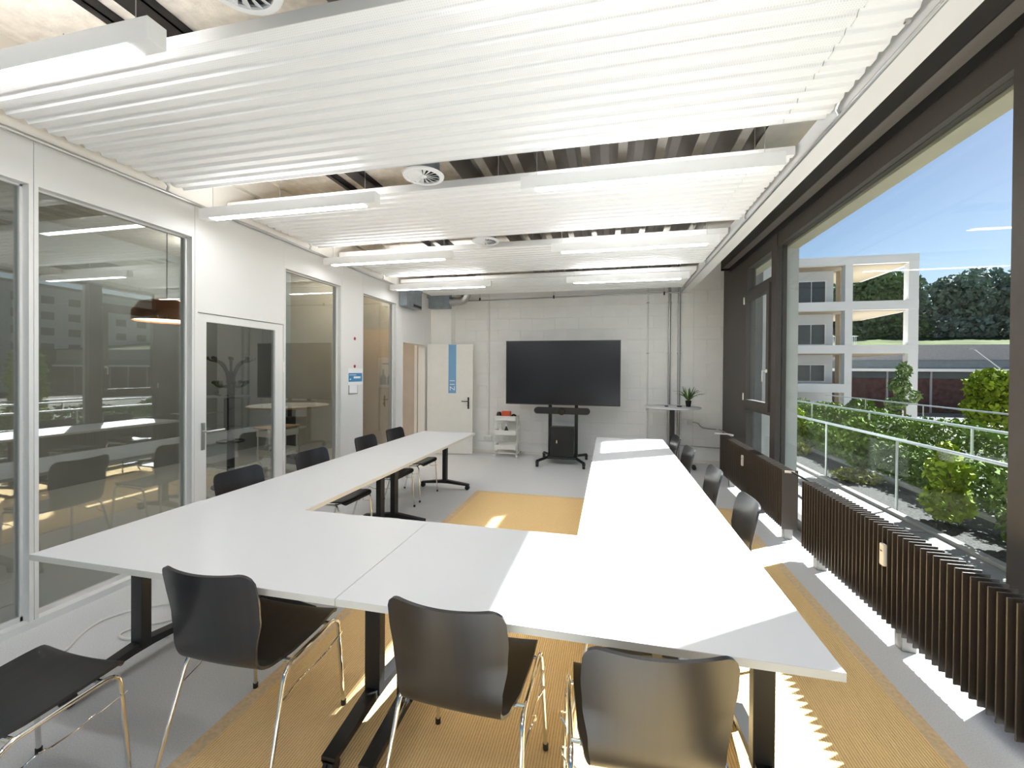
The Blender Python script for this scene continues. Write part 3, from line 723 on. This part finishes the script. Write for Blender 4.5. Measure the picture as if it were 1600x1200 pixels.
o = MB().box(-1.93, -1.77, 7.53, 7.63, .675, .84).build('tissue_box', 'orange_red', bevel=.004); tag(o, 'orange red box on top of the white trolley', 'box')
o = MB().lathe([(0, 0), (.045, 0), (.05, .03), (.045, .12), (.03, .15), (0, .15)], (-1.99, 7.58, .6745), 16).build('dark_jar', 'dark_glass', smooth=True); tag(o, 'dark jar left of the orange box on the trolley', 'jar')
o = MB().lathe([(.025, -.02), (.055, -.02), (.06, 0), (.055, .02), (.025, .02), (.025, -.02)], (-1.705, 7.56, .7345), 20, 'y').build('tape_roll', 'dark_glass', smooth=True); tag(o, 'dark tape roll right of the orange box on the trolley', 'tape roll')
def bottle(x, y, z, m1, m2, lab, s=1):
    e = tag(empty('spray_bottle', (x, y, z)), lab, 'bottle')
    MB().lathe([(0, 0), (.035 * s, 0), (.04 * s, .02 * s), (.038 * s, .08 * s), (.014 * s, .13 * s), (.013 * s, .15 * s), (0, .15 * s)], (x, y, z), 16).build('bottle_body', m1, e, smooth=True)
    MB().lathe([(0, .15 * s), (.02 * s, .15 * s), (.022 * s, .18 * s), (.01 * s, .20 * s), (0, .2 * s)], (x, y, z), 14).build('cap', m2, e, smooth=True)
bottle(-1.955, 7.60, .41, 'white_plastic', 'white_plastic', 'white bottle on the middle shelf of the trolley')
bottle(-1.85, 7.58, .41, 'dark_glass', 'white_plastic', 'brown bottle with white cap on the middle trolley shelf')
o = MB().lathe([(0, 0), (.045, 0), (.06, .05), (.058, .05), (.042, .005), (0, .005)], (-1.72, 7.58, .46), 18).build('white_bowl', 'white_plastic', smooth=True); tag(o, 'small white bowl on the middle shelf of the trolley', 'bowl')
o.location.z -= .05
# high round table with plant
e = tag(empty('high_table', (1.0, 7.28, 0)), 'round white high table on a black column', 'table')
MB().lathe([(0, .995), (.42, .995), (.437, 1.003), (.437, 1.014), (.43, 1.02), (0, 1.02)], (1.0, 7.3, 0), 48).build('table_top', 'table_white', e, smooth=True)
box('column', 'black_metal', .965, 1.035, 7.27, 7.33, .1, .99, e, bevel=.003); box('top_plate', 'black_metal', .72, 1.28, 7.24, 7.36, .975, .995, e)
MB().prism([(.64, .055), (.64, .08), (.97, .12), (1.03, .12), (1.36, .08), (1.36, .055), (1.05, .075), (.95, .075)], 7.27, 7.33, 'y').build('foot', 'black_metal', e, bevel=.002)
for x in (.66, 1.34): MB().lathe([(0, -.025), (.03, -.025), (.035, -.015), (.035, .015), (.03, .025), (0, .025)], (x, 7.3, .036), 18, 'y').build('caster', 'black_plastic', e, smooth=True)
for x, y, r_, lab in ((.90, 7.22, .03, 'small black puck on the left of the round high table'), (1.10, 7.24, .042, 'larger black dish beside the potted plant')):
    o = MB().lathe([(0, 0), (r_ * .8, 0), (r_, .012), (r_ * .9, .018), (0, .016)], (x, y, 1.0202), 20).build('table_puck', 'black_plastic', smooth=True); tag(o, lab, 'puck')
e = tag(empty('potted_plant', (1.245, 7.30, 1.02)), 'small green plant in a dark pot on the high table', 'plant')
MB().lathe([(0, 0), (.035, 0), (.047, .10), (.043, .10), (.035, .085), (0, .085)], (1.245, 7.3, 1.0205), 20).build('pot', 'cassette_black', e, smooth=True)
for i in range(46):
    a = random.uniform(0, 2 * PI); L = random.uniform(.15, .26); lean = random.uniform(.1, .9) if i > 16 else random.uniform(.95, 1.35)
    if i < 2: a = PI if i else 0; L = .27
    mb = MB(); pts = []
    for k in range(6):
        t = k / 5; rr = .01 + L * t * math.sin(lean) * (1 if lean < .9 else 1); zz = 1.115 + L * math.cos(lean) * t + (.05 * math.sin(PI * t * .9) if lean > .7 else 0)
        pts.append(Vector((1.245 + rr * math.cos(a), 7.3 + rr * math.sin(a), zz)))
    sd = Vector((-math.sin(a), math.cos(a), 0)); row = []
    for k, q in enumerate(pts):
        wd = .011 * math.sin(PI * min(.999, (k + .6) / 6)) + .0006; row.append((q - sd * wd, q + Vector((0, 0, -.003)), q + sd * wd))
    mb.grid(row); mb.build('leaf', 'plant_leaf' if i % 3 else 'plant_leaf_dark', e, smooth=True)
# floor cables
tag(MB().tube(catmull([(-2.95, 1.62, .008), (-2.93, 1.72, .008), (-3.02, 1.85, .008), (-3.06, 2.0, .008), (-2.95, 2.16, .008), (-2.75, 2.26, .008), (-2.62, 2.2, .008), (-2.66, 2.08, .008), (-2.78, 1.98, .008), (-2.80, 1.90, .008), (-2.70, 1.88, .008), (-2.5, 1.95, .008)]), .0065, 8).build('power_cable', 'cable_white', smooth=True), 'white cable looping on the floor by the glass partition', 'cable')
tag(MB().tube(catmull([(-.02, 1.80, .70), (-.08, 1.80, .45), (-.13, 1.79, .2), (-.17, 1.76, .03), (-.16, 1.70, .017), (-.09, 1.66, .017), (.0, 1.62, .017), (.12, 1.64, .017)]), .0055, 8).build('power_cable', 'cable_white', smooth=True), 'white cable hanging from table to rug between chairs', 'cable')
tag(MB().tube(catmull([(-.3, 7.55, .008), (-.1, 7.66, .008), (.05, 7.7, .008), (.2, 7.85, .01)]), .006, 8).build('power_cable', 'cable_black', smooth=True), 'black cable on the floor behind the screen stand', 'cable')
# wall notices on the left wall
e = tag(empty('wall_notice', (XL + .003, 5.15, 1.4)), 'blue and white notice card on the white wall', 'sign')
box('card', 'print_white', XL, XL + .004, 4.985, 5.325, 1.375, 1.60, e); box('blue_print', 'sign_blue', XL + .004, XL + .0055, 4.995, 5.31, 1.418, 1.535, e)
box('lettering', 'print_white', XL + .0055, XL + .0062, 5.01, 5.17, 1.507, 1.514, e); box('lettering', 'print_white', XL + .0055, XL + .0062, 5.11, 5.27, 1.462, 1.49, e); box('lettering', 'print_white', XL + .0055, XL + .0062, 5.02, 5.05, 1.445, 1.46, e)
e = tag(empty('card_holder', (XL + .003, 5.1, 1.25)), 'small framed white card below the blue notice', 'card holder')
box('holder_frame', 'steel', XL, XL + .004, 5.0, 5.21, 1.25, 1.372, e); box('card', 'print_white', XL + .004, XL + .006, 5.015, 5.195, 1.262, 1.372, e)
for z, lab in ((2.005, 'upper dark red magnet on the white wall'), (1.628, 'lower dark red magnet just above the blue notice')):
    o = MB().lathe([(0, 0), (.02, 0), (.022, .006), (.015, .012), (0, .012)], (XL, 5.135, z), 16, 'x').build('magnet', 'magnet_red', smooth=True); tag(o, lab, 'magnet', 'red magnets on the left wall')

# ------------------------------------------------------------------ things behind the glass partition
e = tag(empty('coat_stand', (-4.95, 4.68, 0)), 'black coat stand seen through the glass door', 'coat stand')
MB().cyl((-4.95, 4.68, .02), (-4.95, 4.68, 1.55), .045, 16).build('pole', 'black_plastic', e, smooth=True)
MB().lathe([(0, 0), (.22, 0), (.22, .02), (.05, .04), (0, .04)], (-4.95, 4.68, 0), 28).build('base', 'black_plastic', e, smooth=True)
MB().lathe([(.15, .60), (.165, .60), (.165, .62), (.15, .62), (.15, .60)], (-4.95, 4.68, 0), 28).build('umbrella_ring', 'black_plastic', e, smooth=True)
for k in range(16):
    a = 2 * PI * (k % 8) / 8 + (.2 if k > 7 else 0); ca, sa = math.cos(a), math.sin(a); hi = k < 8
    if hi: pts = [(.03, 1.40), (.06, 1.55), (.13, 1.66), (.22, 1.69), (.26, 1.72)]
    else: pts = [(.04, 1.36), (.10, 1.34), (.16, 1.36), (.19, 1.40)]
    arm = MB().tube(catmull([(-4.95 + r_ * ca, 4.68 + r_ * sa, z) for r_, z in pts], 5), .013, 8).build('hook', 'black_plastic', e, smooth=True)
    MB().lathe([(0, -.025), (.02, -.018), (.026, 0), (.02, .018), (0, .025)], (-4.95 + pts[-1][0] * ca, 4.68 + pts[-1][0] * sa, pts[-1][1]), 10).build('hook_knob', 'black_plastic', arm, smooth=True)
make_cart(-4.45, 4.95, 'white trolley cart with wooden top behind the glass door', True, R(80))
o = MB().lathe([(0, 0), (.07, 0), (.085, .05), (.06, .1), (0, .12)], (-4.45, 4.93, .4105), 16).build('blue_bag', 'blue_cloth', smooth=True); tag(o, 'blue bag on the trolley behind the glass door', 'bag')
e = tag(empty('standing_table', (-5.05, 5.85, 0)), 'round wooden edged standing table behind the glass', 'table')
MB().lathe([(0, .975), (.58, .975), (.6, .98), (.6, 1.0), (0, 1.0)], (-5.05, 5.85, 0), 40).build('table_top', 'wood_warm', e, smooth=True)
MB().lathe([(0, 1.0), (.59, 1.0), (.59, 1.003), (0, 1.003)], (-5.05, 5.85, 0), 40).build('table_surface', 'table_white', e)
box('column', 'black_metal', -5.12, -4.98, 5.78, 5.92, .03, .975, e); MB().lathe([(0, 0), (.3, 0), (.3, .015), (.08, .03), (0, .03)], (-5.05, 5.85, 0), 28).build('base', 'black_metal', e, smooth=True)
e = tag(empty('pendant_lamp', (-4.8, 3.72, 2.1)), 'copper pendant lamp glowing behind the glass partition', 'lamp')
MB().lathe([(.30, 2.10), (.30, 2.20), (.24, 2.30), (.06, 2.36), (.0, 2.37)], (-4.8, 3.72, 0), 32).build('lamp_shade', 'copper', e, smooth=True)
mat('bulb_warm', (1, .8, .6), .5); MAT['bulb_warm'].node_tree.nodes['Principled BSDF'].inputs['Emission Color'].default_value = (1, .72, .5, 1); MAT['bulb_warm'].node_tree.nodes['Principled BSDF'].inputs['Emission Strength'].default_value = 6
MB().lathe([(0, 2.115), (.285, 2.115), (.285, 2.12), (0, 2.12)], (-4.8, 3.72, 0), 28).build('bulb', 'bulb_warm', e)
MB().cyl((-4.8, 3.72, 2.36), (-4.8, 3.72, ZC), .006, 8).build('cord', 'cable_black', e)
def spot_lamp(x, y, energy, lab, col=(1, .80, .58)):
    e = tag(empty('ceiling_spotlight', (x, y, ZC - .12)), lab, 'lamp')
    MB().lathe([(.05, 0), (.055, 0), (.055, .12), (0, .12)], (x, y, ZC - .12), 20).build('lamp_housing', 'white_plastic', e, smooth=True)
    L = bpy.data.lights.new('spot', 'POINT'); L.energy = energy; L.color = col; L.shadow_soft_size = .06
    lo = bpy.data.objects.new('bulb_light', L); C.objects.link(lo); lo.parent = e; lo.location = (0, 0, -.08)
spot_lamp(-4.5, 7.6, 38, 'small ceiling spotlight lighting the tan wall')
spot_lamp(-5.9, 5.2, 34, 'added unseen neutral ceiling spotlight brightening the dim room', (1, .97, .92))  # extra lamp, added to lift the brightness behind the glass
e = tag(empty('framed_picture', (-4.62, 8.19, 1.2)), 'framed picture of dark bottle shapes on the tan wall', 'picture')
box('picture_frame', 'wood_warm', -4.86, -4.38, 8.175, 8.2, 1.18, 1.88, e); box('picture_sheet', 'picture_paper', -4.83, -4.41, 8.171, 8.176, 1.21, 1.85, e)
for x in (-4.70, -4.54):
    MB().prism([(x - .07, 1.27), (x + .07, 1.27), (x + .07, 1.43), (x + .02, 1.49), (x + .02, 1.60), (x - .02, 1.60), (x - .02, 1.49), (x - .07, 1.43)], 8.168, 8.172, 'y').build('picture_shape', 'picture_ink', e)
box('picture_shape', 'picture_ink', -4.73, -4.53, 8.1685, 8.1715, 1.70, 1.73, e)

# ================================================================== OUTSIDE
def at_ground(): pass
S(box('wall_facade', 'concrete', XR + .12, 2.15, -6, 14, 3.05, 4.4), 'concrete lintel above the garden window')
S(box('wall_lintel_soffit', 'soffit_stone', XR + .1, 2.14, -6, 14, 3.035, 3.06), 'pale soffit under the outside lintel')
S(box('wall_fin', 'column_grey', XR + .1, 2.14, 5.56, 5.66, -.2, 3.05), 'narrow concrete fin outside beside the sash window')
S(box('wall_column', 'column_grey', 2.42, 2.72, 7.62, 8.62, -.2, 6), 'board marked concrete column outside the sash window')
S(box('ground_terrace', 'gravel', XR + .1, 9.5, -14, 30, -.5, -.17), 'dark gravel beds of the terrace garden')
pth = S(empty('pavement_path', (2.7, 5, -.16)), 'pale concrete slab path along the facade')
me = None
for i in range(26):
    y = -12 + i * 1.25
    if me is None: o = MB().box(2.02, 3.39, y, y + 1.235, -.2, -.15).build('slab', 'paving', pth, bevel=.004); me = o.data; y_ = y
    else: o = bpy.data.objects.new('slab', me); C.objects.link(o); o.parent = pth; o.location = (0, y - y_, 0)
S(box('kerb_stone', 'kerb', 3.40, 3.48, -12, 22, -.2, -.115), 'pale kerb between path and planting bed')
S(box('kerb_second', 'kerb', 4.42, 4.50, -12, 22, -.2, -.115), 'second pale kerb below the hedge')
S(box('pavement_second', 'paving', 5.3, 6.5, -12, 30, -.2, -.14), 'second pale path behind the hedge')
S(box('ground_plaza', 'plaza', 9.5, 120, -60, 44, -2.2, -1.8), 'pale plaza ground beyond the garden')
S(box('ground_road', 'asphalt', 14, 70, 37.5, 43, -1.8, -1.78), 'grey road in front of the far wall')
S(MB().prism([(44.62, -2), (44.62, 4.15), (60, 6.2), (120, 12), (120, -2)], -20, 110, 'x').build('ground_hill', 'grass_hill'), 'grassy hillside behind the far wall')
# garden railing with glass
def rail(x, ys, z0, z1, lab, X2=None):
    e = tag(empty('garden_railing', (x, ys[0], z0)), lab, 'railing')
    for y in ys: MB().cyl((x, y, z0), (x, y, z1), .016, 8).build('post', 'rail_steel', e, smooth=True)
    MB().tube([(x, ys[0], z1), (x, ys[-1], z1)], .02, 8).build('handrail', 'rail_steel', e, smooth=True)
    for a, b_ in zip(ys, ys[1:]): box('glass_panel', 'rail_glass', x - .005, x + .005, a + .04, b_ - .04, z0 + .06, z1 - .06, e)
rail(3.58, (2.2, 4.75, 6.35, 8.15, 10.0, 12.0, 14.0), -.17, .74, 'near glass railing with steel posts beside the kerb')
rail(5.15, (2.6, 5.0, 7.5, 10.0, 12.5, 15.0), -.17, .80, 'second steel railing behind the hedge')
rail(9.4, (6.0, 9.5, 12.5, 15.5, 18.5, 21.5), -.3, .62, 'far steel railing at the terrace edge')

def leaf_mesh(name, P, size, m, parent=None, upward=.4):
    n = len(P); a = rng.normal(size=(n, 3)); a[:, 2] += upward; a /= np.linalg.norm(a, axis=1, keepdims=True)
    t = rng.normal(size=(n, 3)); t -= a * (a * t).sum(1, keepdims=True); t /= np.linalg.norm(t, axis=1, keepdims=True); b_ = np.cross(a, t)
    s = (size * rng.uniform(.6, 1.3, n))[:, None]
    V = np.stack([P - t * s * .5, P + b_ * s * .3 + a * s * .07, P + t * s * .55, P - b_ * s * .3 + a * s * .07], 1).reshape(-1, 3)
    if parent is not None: V = V - np.array(world_loc(parent))
    me = bpy.data.meshes.new(name); me.vertices.add(4 * n); me.vertices.foreach_set('co', V.ravel())
    me.loops.add(4 * n); me.loops.foreach_set('vertex_index', np.arange(4 * n)); me.polygons.add(n)
    me.polygons.foreach_set('loop_start', np.arange(n) * 4); me.update(); me.validate()
    me.materials.append(MAT[m]); o = bpy.data.objects.new(name, me); C.objects.link(o)
    if parent is not None: o.parent = parent
    return o
def blob(c, r, n):
    q = rng.normal(size=(n, 3)); q /= np.linalg.norm(q, axis=1, keepdims=True); q *= rng.uniform(.55, 1.05, (n, 1)) ** .6
    return np.array(c) + q * np.array(r)
def hedge(x0, x1, y0, y1, z0, z1, n, size, lab):
    e = tag(empty('garden_hedge', ((x0 + x1) / 2, (y0 + y1) / 2, z0)), lab, 'hedge')
    P = rng.uniform(size=(n, 3)); k = rng.integers(0, 3, n)
    P[k == 0, 0] = rng.uniform(-.05, .12, (k == 0).sum()); P[k == 1, 2] = 1 + rng.normal(0, .08, (k == 1).sum())
    P = P * np.array([x1 - x0, y1 - y0, z1 - z0]) + np.array([x0, y0, z0]); P[:, 2] += .07 * np.sin(P[:, 1] * 2.3) * ((P[:, 2] - z0) / (z1 - z0))
    o = leaf_mesh('foliage', P, size, 'leaf_hedge', e); o['kind'] = 'stuff'
    mb = MB()
    y = y0 + .2
    while y < y1: mb.tube([((x0 + x1) / 2, y, z0 - .02), ((x0 + x1) / 2 + .05, y + .04, z0 + (z1 - z0) * .8)], .018, 6); y += .5
    o = mb.build('stems', 'bark', e); o['kind'] = 'stuff'
hedge(4.5, 5.02, 5.3, 13.5, -.17, .36, 15000, .075, 'clipped green hedge behind the near railing')
hedge(7.2, 7.9, 8.2, 22, -.25, .38, 12000, .10, 'long low hedge farther out in the garden')
hedge(3.9, 4.4, -9, 1.2, -.17, .6, 5000, .09, 'green hedge beside the rear windows')
def plant(name, c, blobs, size, m, lab, cat, trunk=None, n=900):
    e = tag(empty(name, c), lab, cat)
    P = np.concatenate([blob(np.array(c) + np.array(b_[0]), b_[1], int(n * b_[2])) for b_ in blobs]); o = leaf_mesh('foliage', P, size, m, e); o['kind'] = 'stuff'
    h, r_ = trunk or (max(b_[0][2] for b_ in blobs), .02)
    MB().tube(catmull([c, (c[0] + .04 * h, c[1], c[2] + h * .5), (c[0], c[1] + .03 * h, c[2] + h)], 4), r_, 8, r1=r_ * .4).build('trunk', 'bark', e, smooth=True)
plant('garden_shrub', (3.86, 5.95, -.17), [((0, 0, .25), (.22, .24, .22), 1), ((0, 0, .55), (.2, .22, .25), 1), ((.03, .05, .80), (.1, .1, .14), .35)], .085, 'leaf_bright', 'bright leafy shrub in front of the hedge, middle of the pane', 'shrub', n=520)
plant('garden_shrub', (4.02, 5.0, -.17), [((0, 0, .3), (.3, .3, .28), 1), ((.1, .25, .62), (.3, .3, .3), 1), ((-.15, -.2, .35), (.2, .25, .3), .5)], .09, 'leaf_hedge', 'leafy shrub at the right end of the big pane', 'shrub', n=560)
plant('garden_shrub', (3.72, 4.45, -.17), [((0, 0, .3), (.11, .16, .35), 1)], .08, 'leaf_yellow', 'sparse yellow green shrub by the right mullion', 'shrub', n=170)
plant('garden_shrub', (4.02, 8.10, -.17), [((0, 0, .75), (.26, .32, .26), 1), ((0, 0, .42), (.2, .22, .25), .7)], .09, 'leaf_hedge', 'round topped shrub on a stem behind the railing', 'shrub', n=700)
plant('garden_shrub', (3.95, 8.0, -.17), [((0, 0, .08), (.34, .4, .1), 1)], .06, 'leaf_yellow', 'low pale ground cover at the shrub foot', 'ground cover', n=420)
plant('garden_shrub', (4.3, 11.4, -.17), [((0, 0, .35), (.32, .35, .35), 1), ((0, .1, .75), (.25, .3, .22), .7)], .10, 'leaf_bright', 'leafy bush at the far left of the big pane', 'shrub', n=760)
plant('garden_shrub', (4.05, 10.4, -.17), [((0, 0, .1), (.2, .3, .13), 1)], .08, 'leaf_yellow', 'low yellow green clump before the far bush', 'shrub', n=260)
plant('young_tree', (13.7, 24, -1.8), [((.05, 0, 3.5), (.3, .3, .45), .5), ((-.1, 0, 2.8), (.45, .4, .4), .6), ((.25, 0, 2.3), (.5, .4, .35), .5), ((-.25, 0, 1.95), (.45, .4, .3), .5)], .17, 'leaf_light', 'slim young tree before the dark brick wall', 'tree', (3.2, .06), 600)
plant('young_tree', (11.5, 16, -1.8), [((0, 0, 3.0), (.62, .6, .55), 1), ((0, 0, 2.35), (.7, .7, .4), .9), ((-.2, -.1, 1.7), (.55, .5, .5), .6)], .20, 'leaf_bright', 'bright yellow green tree by the right mullion', 'tree', (3.2, .06), 1100)
plant('garden_bush', (11.0, 22, -1.8), [((0, 0, 1.6), (.62, .6, .65), 1)], .2, 'leaf_hedge', 'round bush near the concrete building', 'bush', (1.5, .05), 800)
tr = [(30.5, 58, 5.7, 7.5, 4.2), (34, 62, 6.2, 7, 4.5), (38.5, 58, 5.6, 6.8, 4.6), (42, 60, 5.8, 7.6, 4.6), (46.5, 58, 5.6, 7.4, 4.4), (26.5, 60, 5.8, 7.2, 4.4), (52, 60, 5.8, 8, 4.8), (22, 62, 6, 7, 4.4)]
labs = ['tree behind the right half of the concrete frame', 'tree just right of the concrete frame', 'dark round tree left of the hilltop group', 'tallest dark tree of the hilltop group', 'dark tree beside the right mullion on the hill', 'tree seen through the open concrete frame', 'dark hillside tree beyond the right mullion', 'hillside tree behind the concrete building']
for i, (x, y, z, h, r_) in enumerate(tr):
    nb = 7; bl_ = []
    for k in range(nb):
        a = random.uniform(0, 2 * PI); q = random.uniform(0, .6) * r_; bl_.append(((q * math.cos(a), q * math.sin(a) * .6, h * random.uniform(.35, .85)), (r_ * .5, r_ * .5, r_ * .42), .5))
    for k in range(3): bl_.append((((k - 1) * r_ * .55, -1.5, h * .12), (r_ * .5, r_ * .4, h * .25), .35))
    plant('hill_tree', (x, y, z), bl_, .62, 'leaf_mid' if i in (0, 5) else 'leaf_dark', labs[i], 'tree', (h * .8, .22), 1000)
# concrete frame building
e = tag(empty('concrete_building', (17, 36, -1.8)), 'raw concrete frame building with open corner bay', 'building')
Y0 = 35.0
for z0, z1, nm in ((9.40, 9.98, 'roof_slab'), (6.12, 6.75, 'floor_slab'), (3.03, 3.63, 'floor_slab')):
    box(nm, 'concrete_pale', 6.0, 20.9, Y0, Y0 + 7.0, z0, z1, e); box('soffit', 'soffit_wood', 6.2, 20.6, Y0 + .35, Y0 + 6.9, z0 - .04, z0, e)
box('floor_slab', 'concrete_pale', 6.0, 16.9, Y0, Y0 + 7, .2, .82, e)
for x0, x1, yy in ((16.45, 16.92, Y0), (20.3, 20.9, Y0), (9.0, 9.5, Y0)):
    box('column', 'concrete_pale', x0, x1, yy + .02, yy + .55, -1.8, 9.4, e)
for k, z in enumerate((-1.8, .82, 3.63, 6.75)):
    zt = (.2, 3.03, 6.12, 9.4)[k]
    box('facade_wall', 'facade_white', 6.0, 16.5, Y0 + 1.8, Y0 + 2.0, z, zt, e); box('side_wall', 'soffit_wood', 16.93, 17.25, Y0 + 1.8, Y0 + 2.4, z, zt, e)
    for xa, xb in ((14.05, 15.95), (10.6, 13.2), (6.5, 9)):
        f = box('window', 'panel_edge', xa - .06, xb + .06, Y0 + 1.74, Y0 + 1.8, z + .1, zt - .75, e)
        q = (xb - xa) / 2
        for j in range(2): box('window_pane', 'facade_window', xa + j * q + .03, xa + (j + 1) * q - .03, Y0 + 1.725, Y0 + 1.745, z + .18, zt - .83, f)
for k in range(28): MB().cyl((17.0 + k * .12, Y0 + 6.3, 3.63), (17.0 + k * .12, Y0 + 6.3, 4.75), .02, 5).build('railing_bar', 'rail_steel', e)
MB().tube([(16.9, Y0 + 6.3, 4.75), (20.4, Y0 + 6.3, 4.75)], .03, 6).build('railing_top', 'rail_steel', e)
for k in range(28): MB().cyl((17.0 + k * .12, Y0 + 6.3, 6.75), (17.0 + k * .12, Y0 + 6.3, 7.7), .02, 5).build('railing_bar', 'rail_steel', e)
# dark brick wall with grey upper storey across the road
e = tag(empty('brick_hall', (28, 44, -1.8)), 'long low hall with dark brick bays across the road', 'building')
box('brick_wall', 'brick_dark', 10, 70, 44.1, 44.5, -1.8, 1.35, e); box('dark_band', 'facade_window', 10, 70, 44.08, 44.4, 1.2, 1.75, e)
box('white_ledge', 'concrete_pale', 10, 70, 43.7, 44.3, 1.80, 2.05, e); box('cladding', 'grey_cladding', 10, 70, 44.0, 44.4, 2.05, 2.75, e); box('roof_slope', 'grey_roof', 10, 70, 44.2, 44.6, 2.75, 4.15, e)
for x in np.arange(11, 68, 3.25): box('pilaster', 'grey_roof', x - .07, x + .07, 44.0, 44.12, -1.8, 1.8, e)
e = tag(empty('lamp_post', (28.5, 40, -1.8)), 'slanted steel lamp post before the long hall', 'lamp post')
MB().tube([(30.6, 41, 1.4), (28.2, 41, 3.6)], .06, 8).build('pole', 'rail_steel', e, smooth=True); box('lamp_head', 'grey_roof', 27.8, 28.3, 40.9, 41.1, 3.55, 3.7, e)
MB().tube([(30.6, 41, -1.8), (30.6, 41, 1.4)], .07, 8).build('pole_base', 'rail_steel', e, smooth=True)
# white apartment block opposite, mirrored in the partition glass
e = tag(empty('apartment_block', (78, 40, -1.8)), 'white apartment block opposite, mirrored in the glass partition', 'building')
box('facade', 'facade_white', 75, 88, 14, 62, -1.8, 13.6, e); box('roof_edge', 'grey_roof', 74.8, 88.2, 13.8, 62.2, 13.6, 14.0, e)
me = None
for r_ in range(6):
    for c_ in range(14):
        y, z = 16 + c_ * 3.25, -.6 + r_ * 2.35
        if me is None: o = MB().box(74.9, 75.02, y, y + 1.5, z, z + 1.15).build('window', 'facade_window', e); me = o.data; y_, z_ = y, z
        else: o = bpy.data.objects.new('window', me); C.objects.link(o); o.parent = e; o.location = (0, y - y_, z - z_)
plant('young_tree', (10.2, 7.9, -1.8), [((0, 0, 3.0), (.5, .5, 1.1), 1), ((0, 0, 1.9), (.6, .6, .6), .8)], .16, 'leaf_bright', 'slim bright tree mirrored in the partition glass', 'tree', (3.6, .06), 900)
plant('young_tree', (10.5, 9.3, -1.8), [((0, 0, 3.0), (.45, .45, 1.1), 1), ((0, 0, 1.9), (.55, .55, .6), .8)], .16, 'leaf_bright', 'second slim bright tree mirrored in the partition glass', 'tree', (3.6, .06), 900)
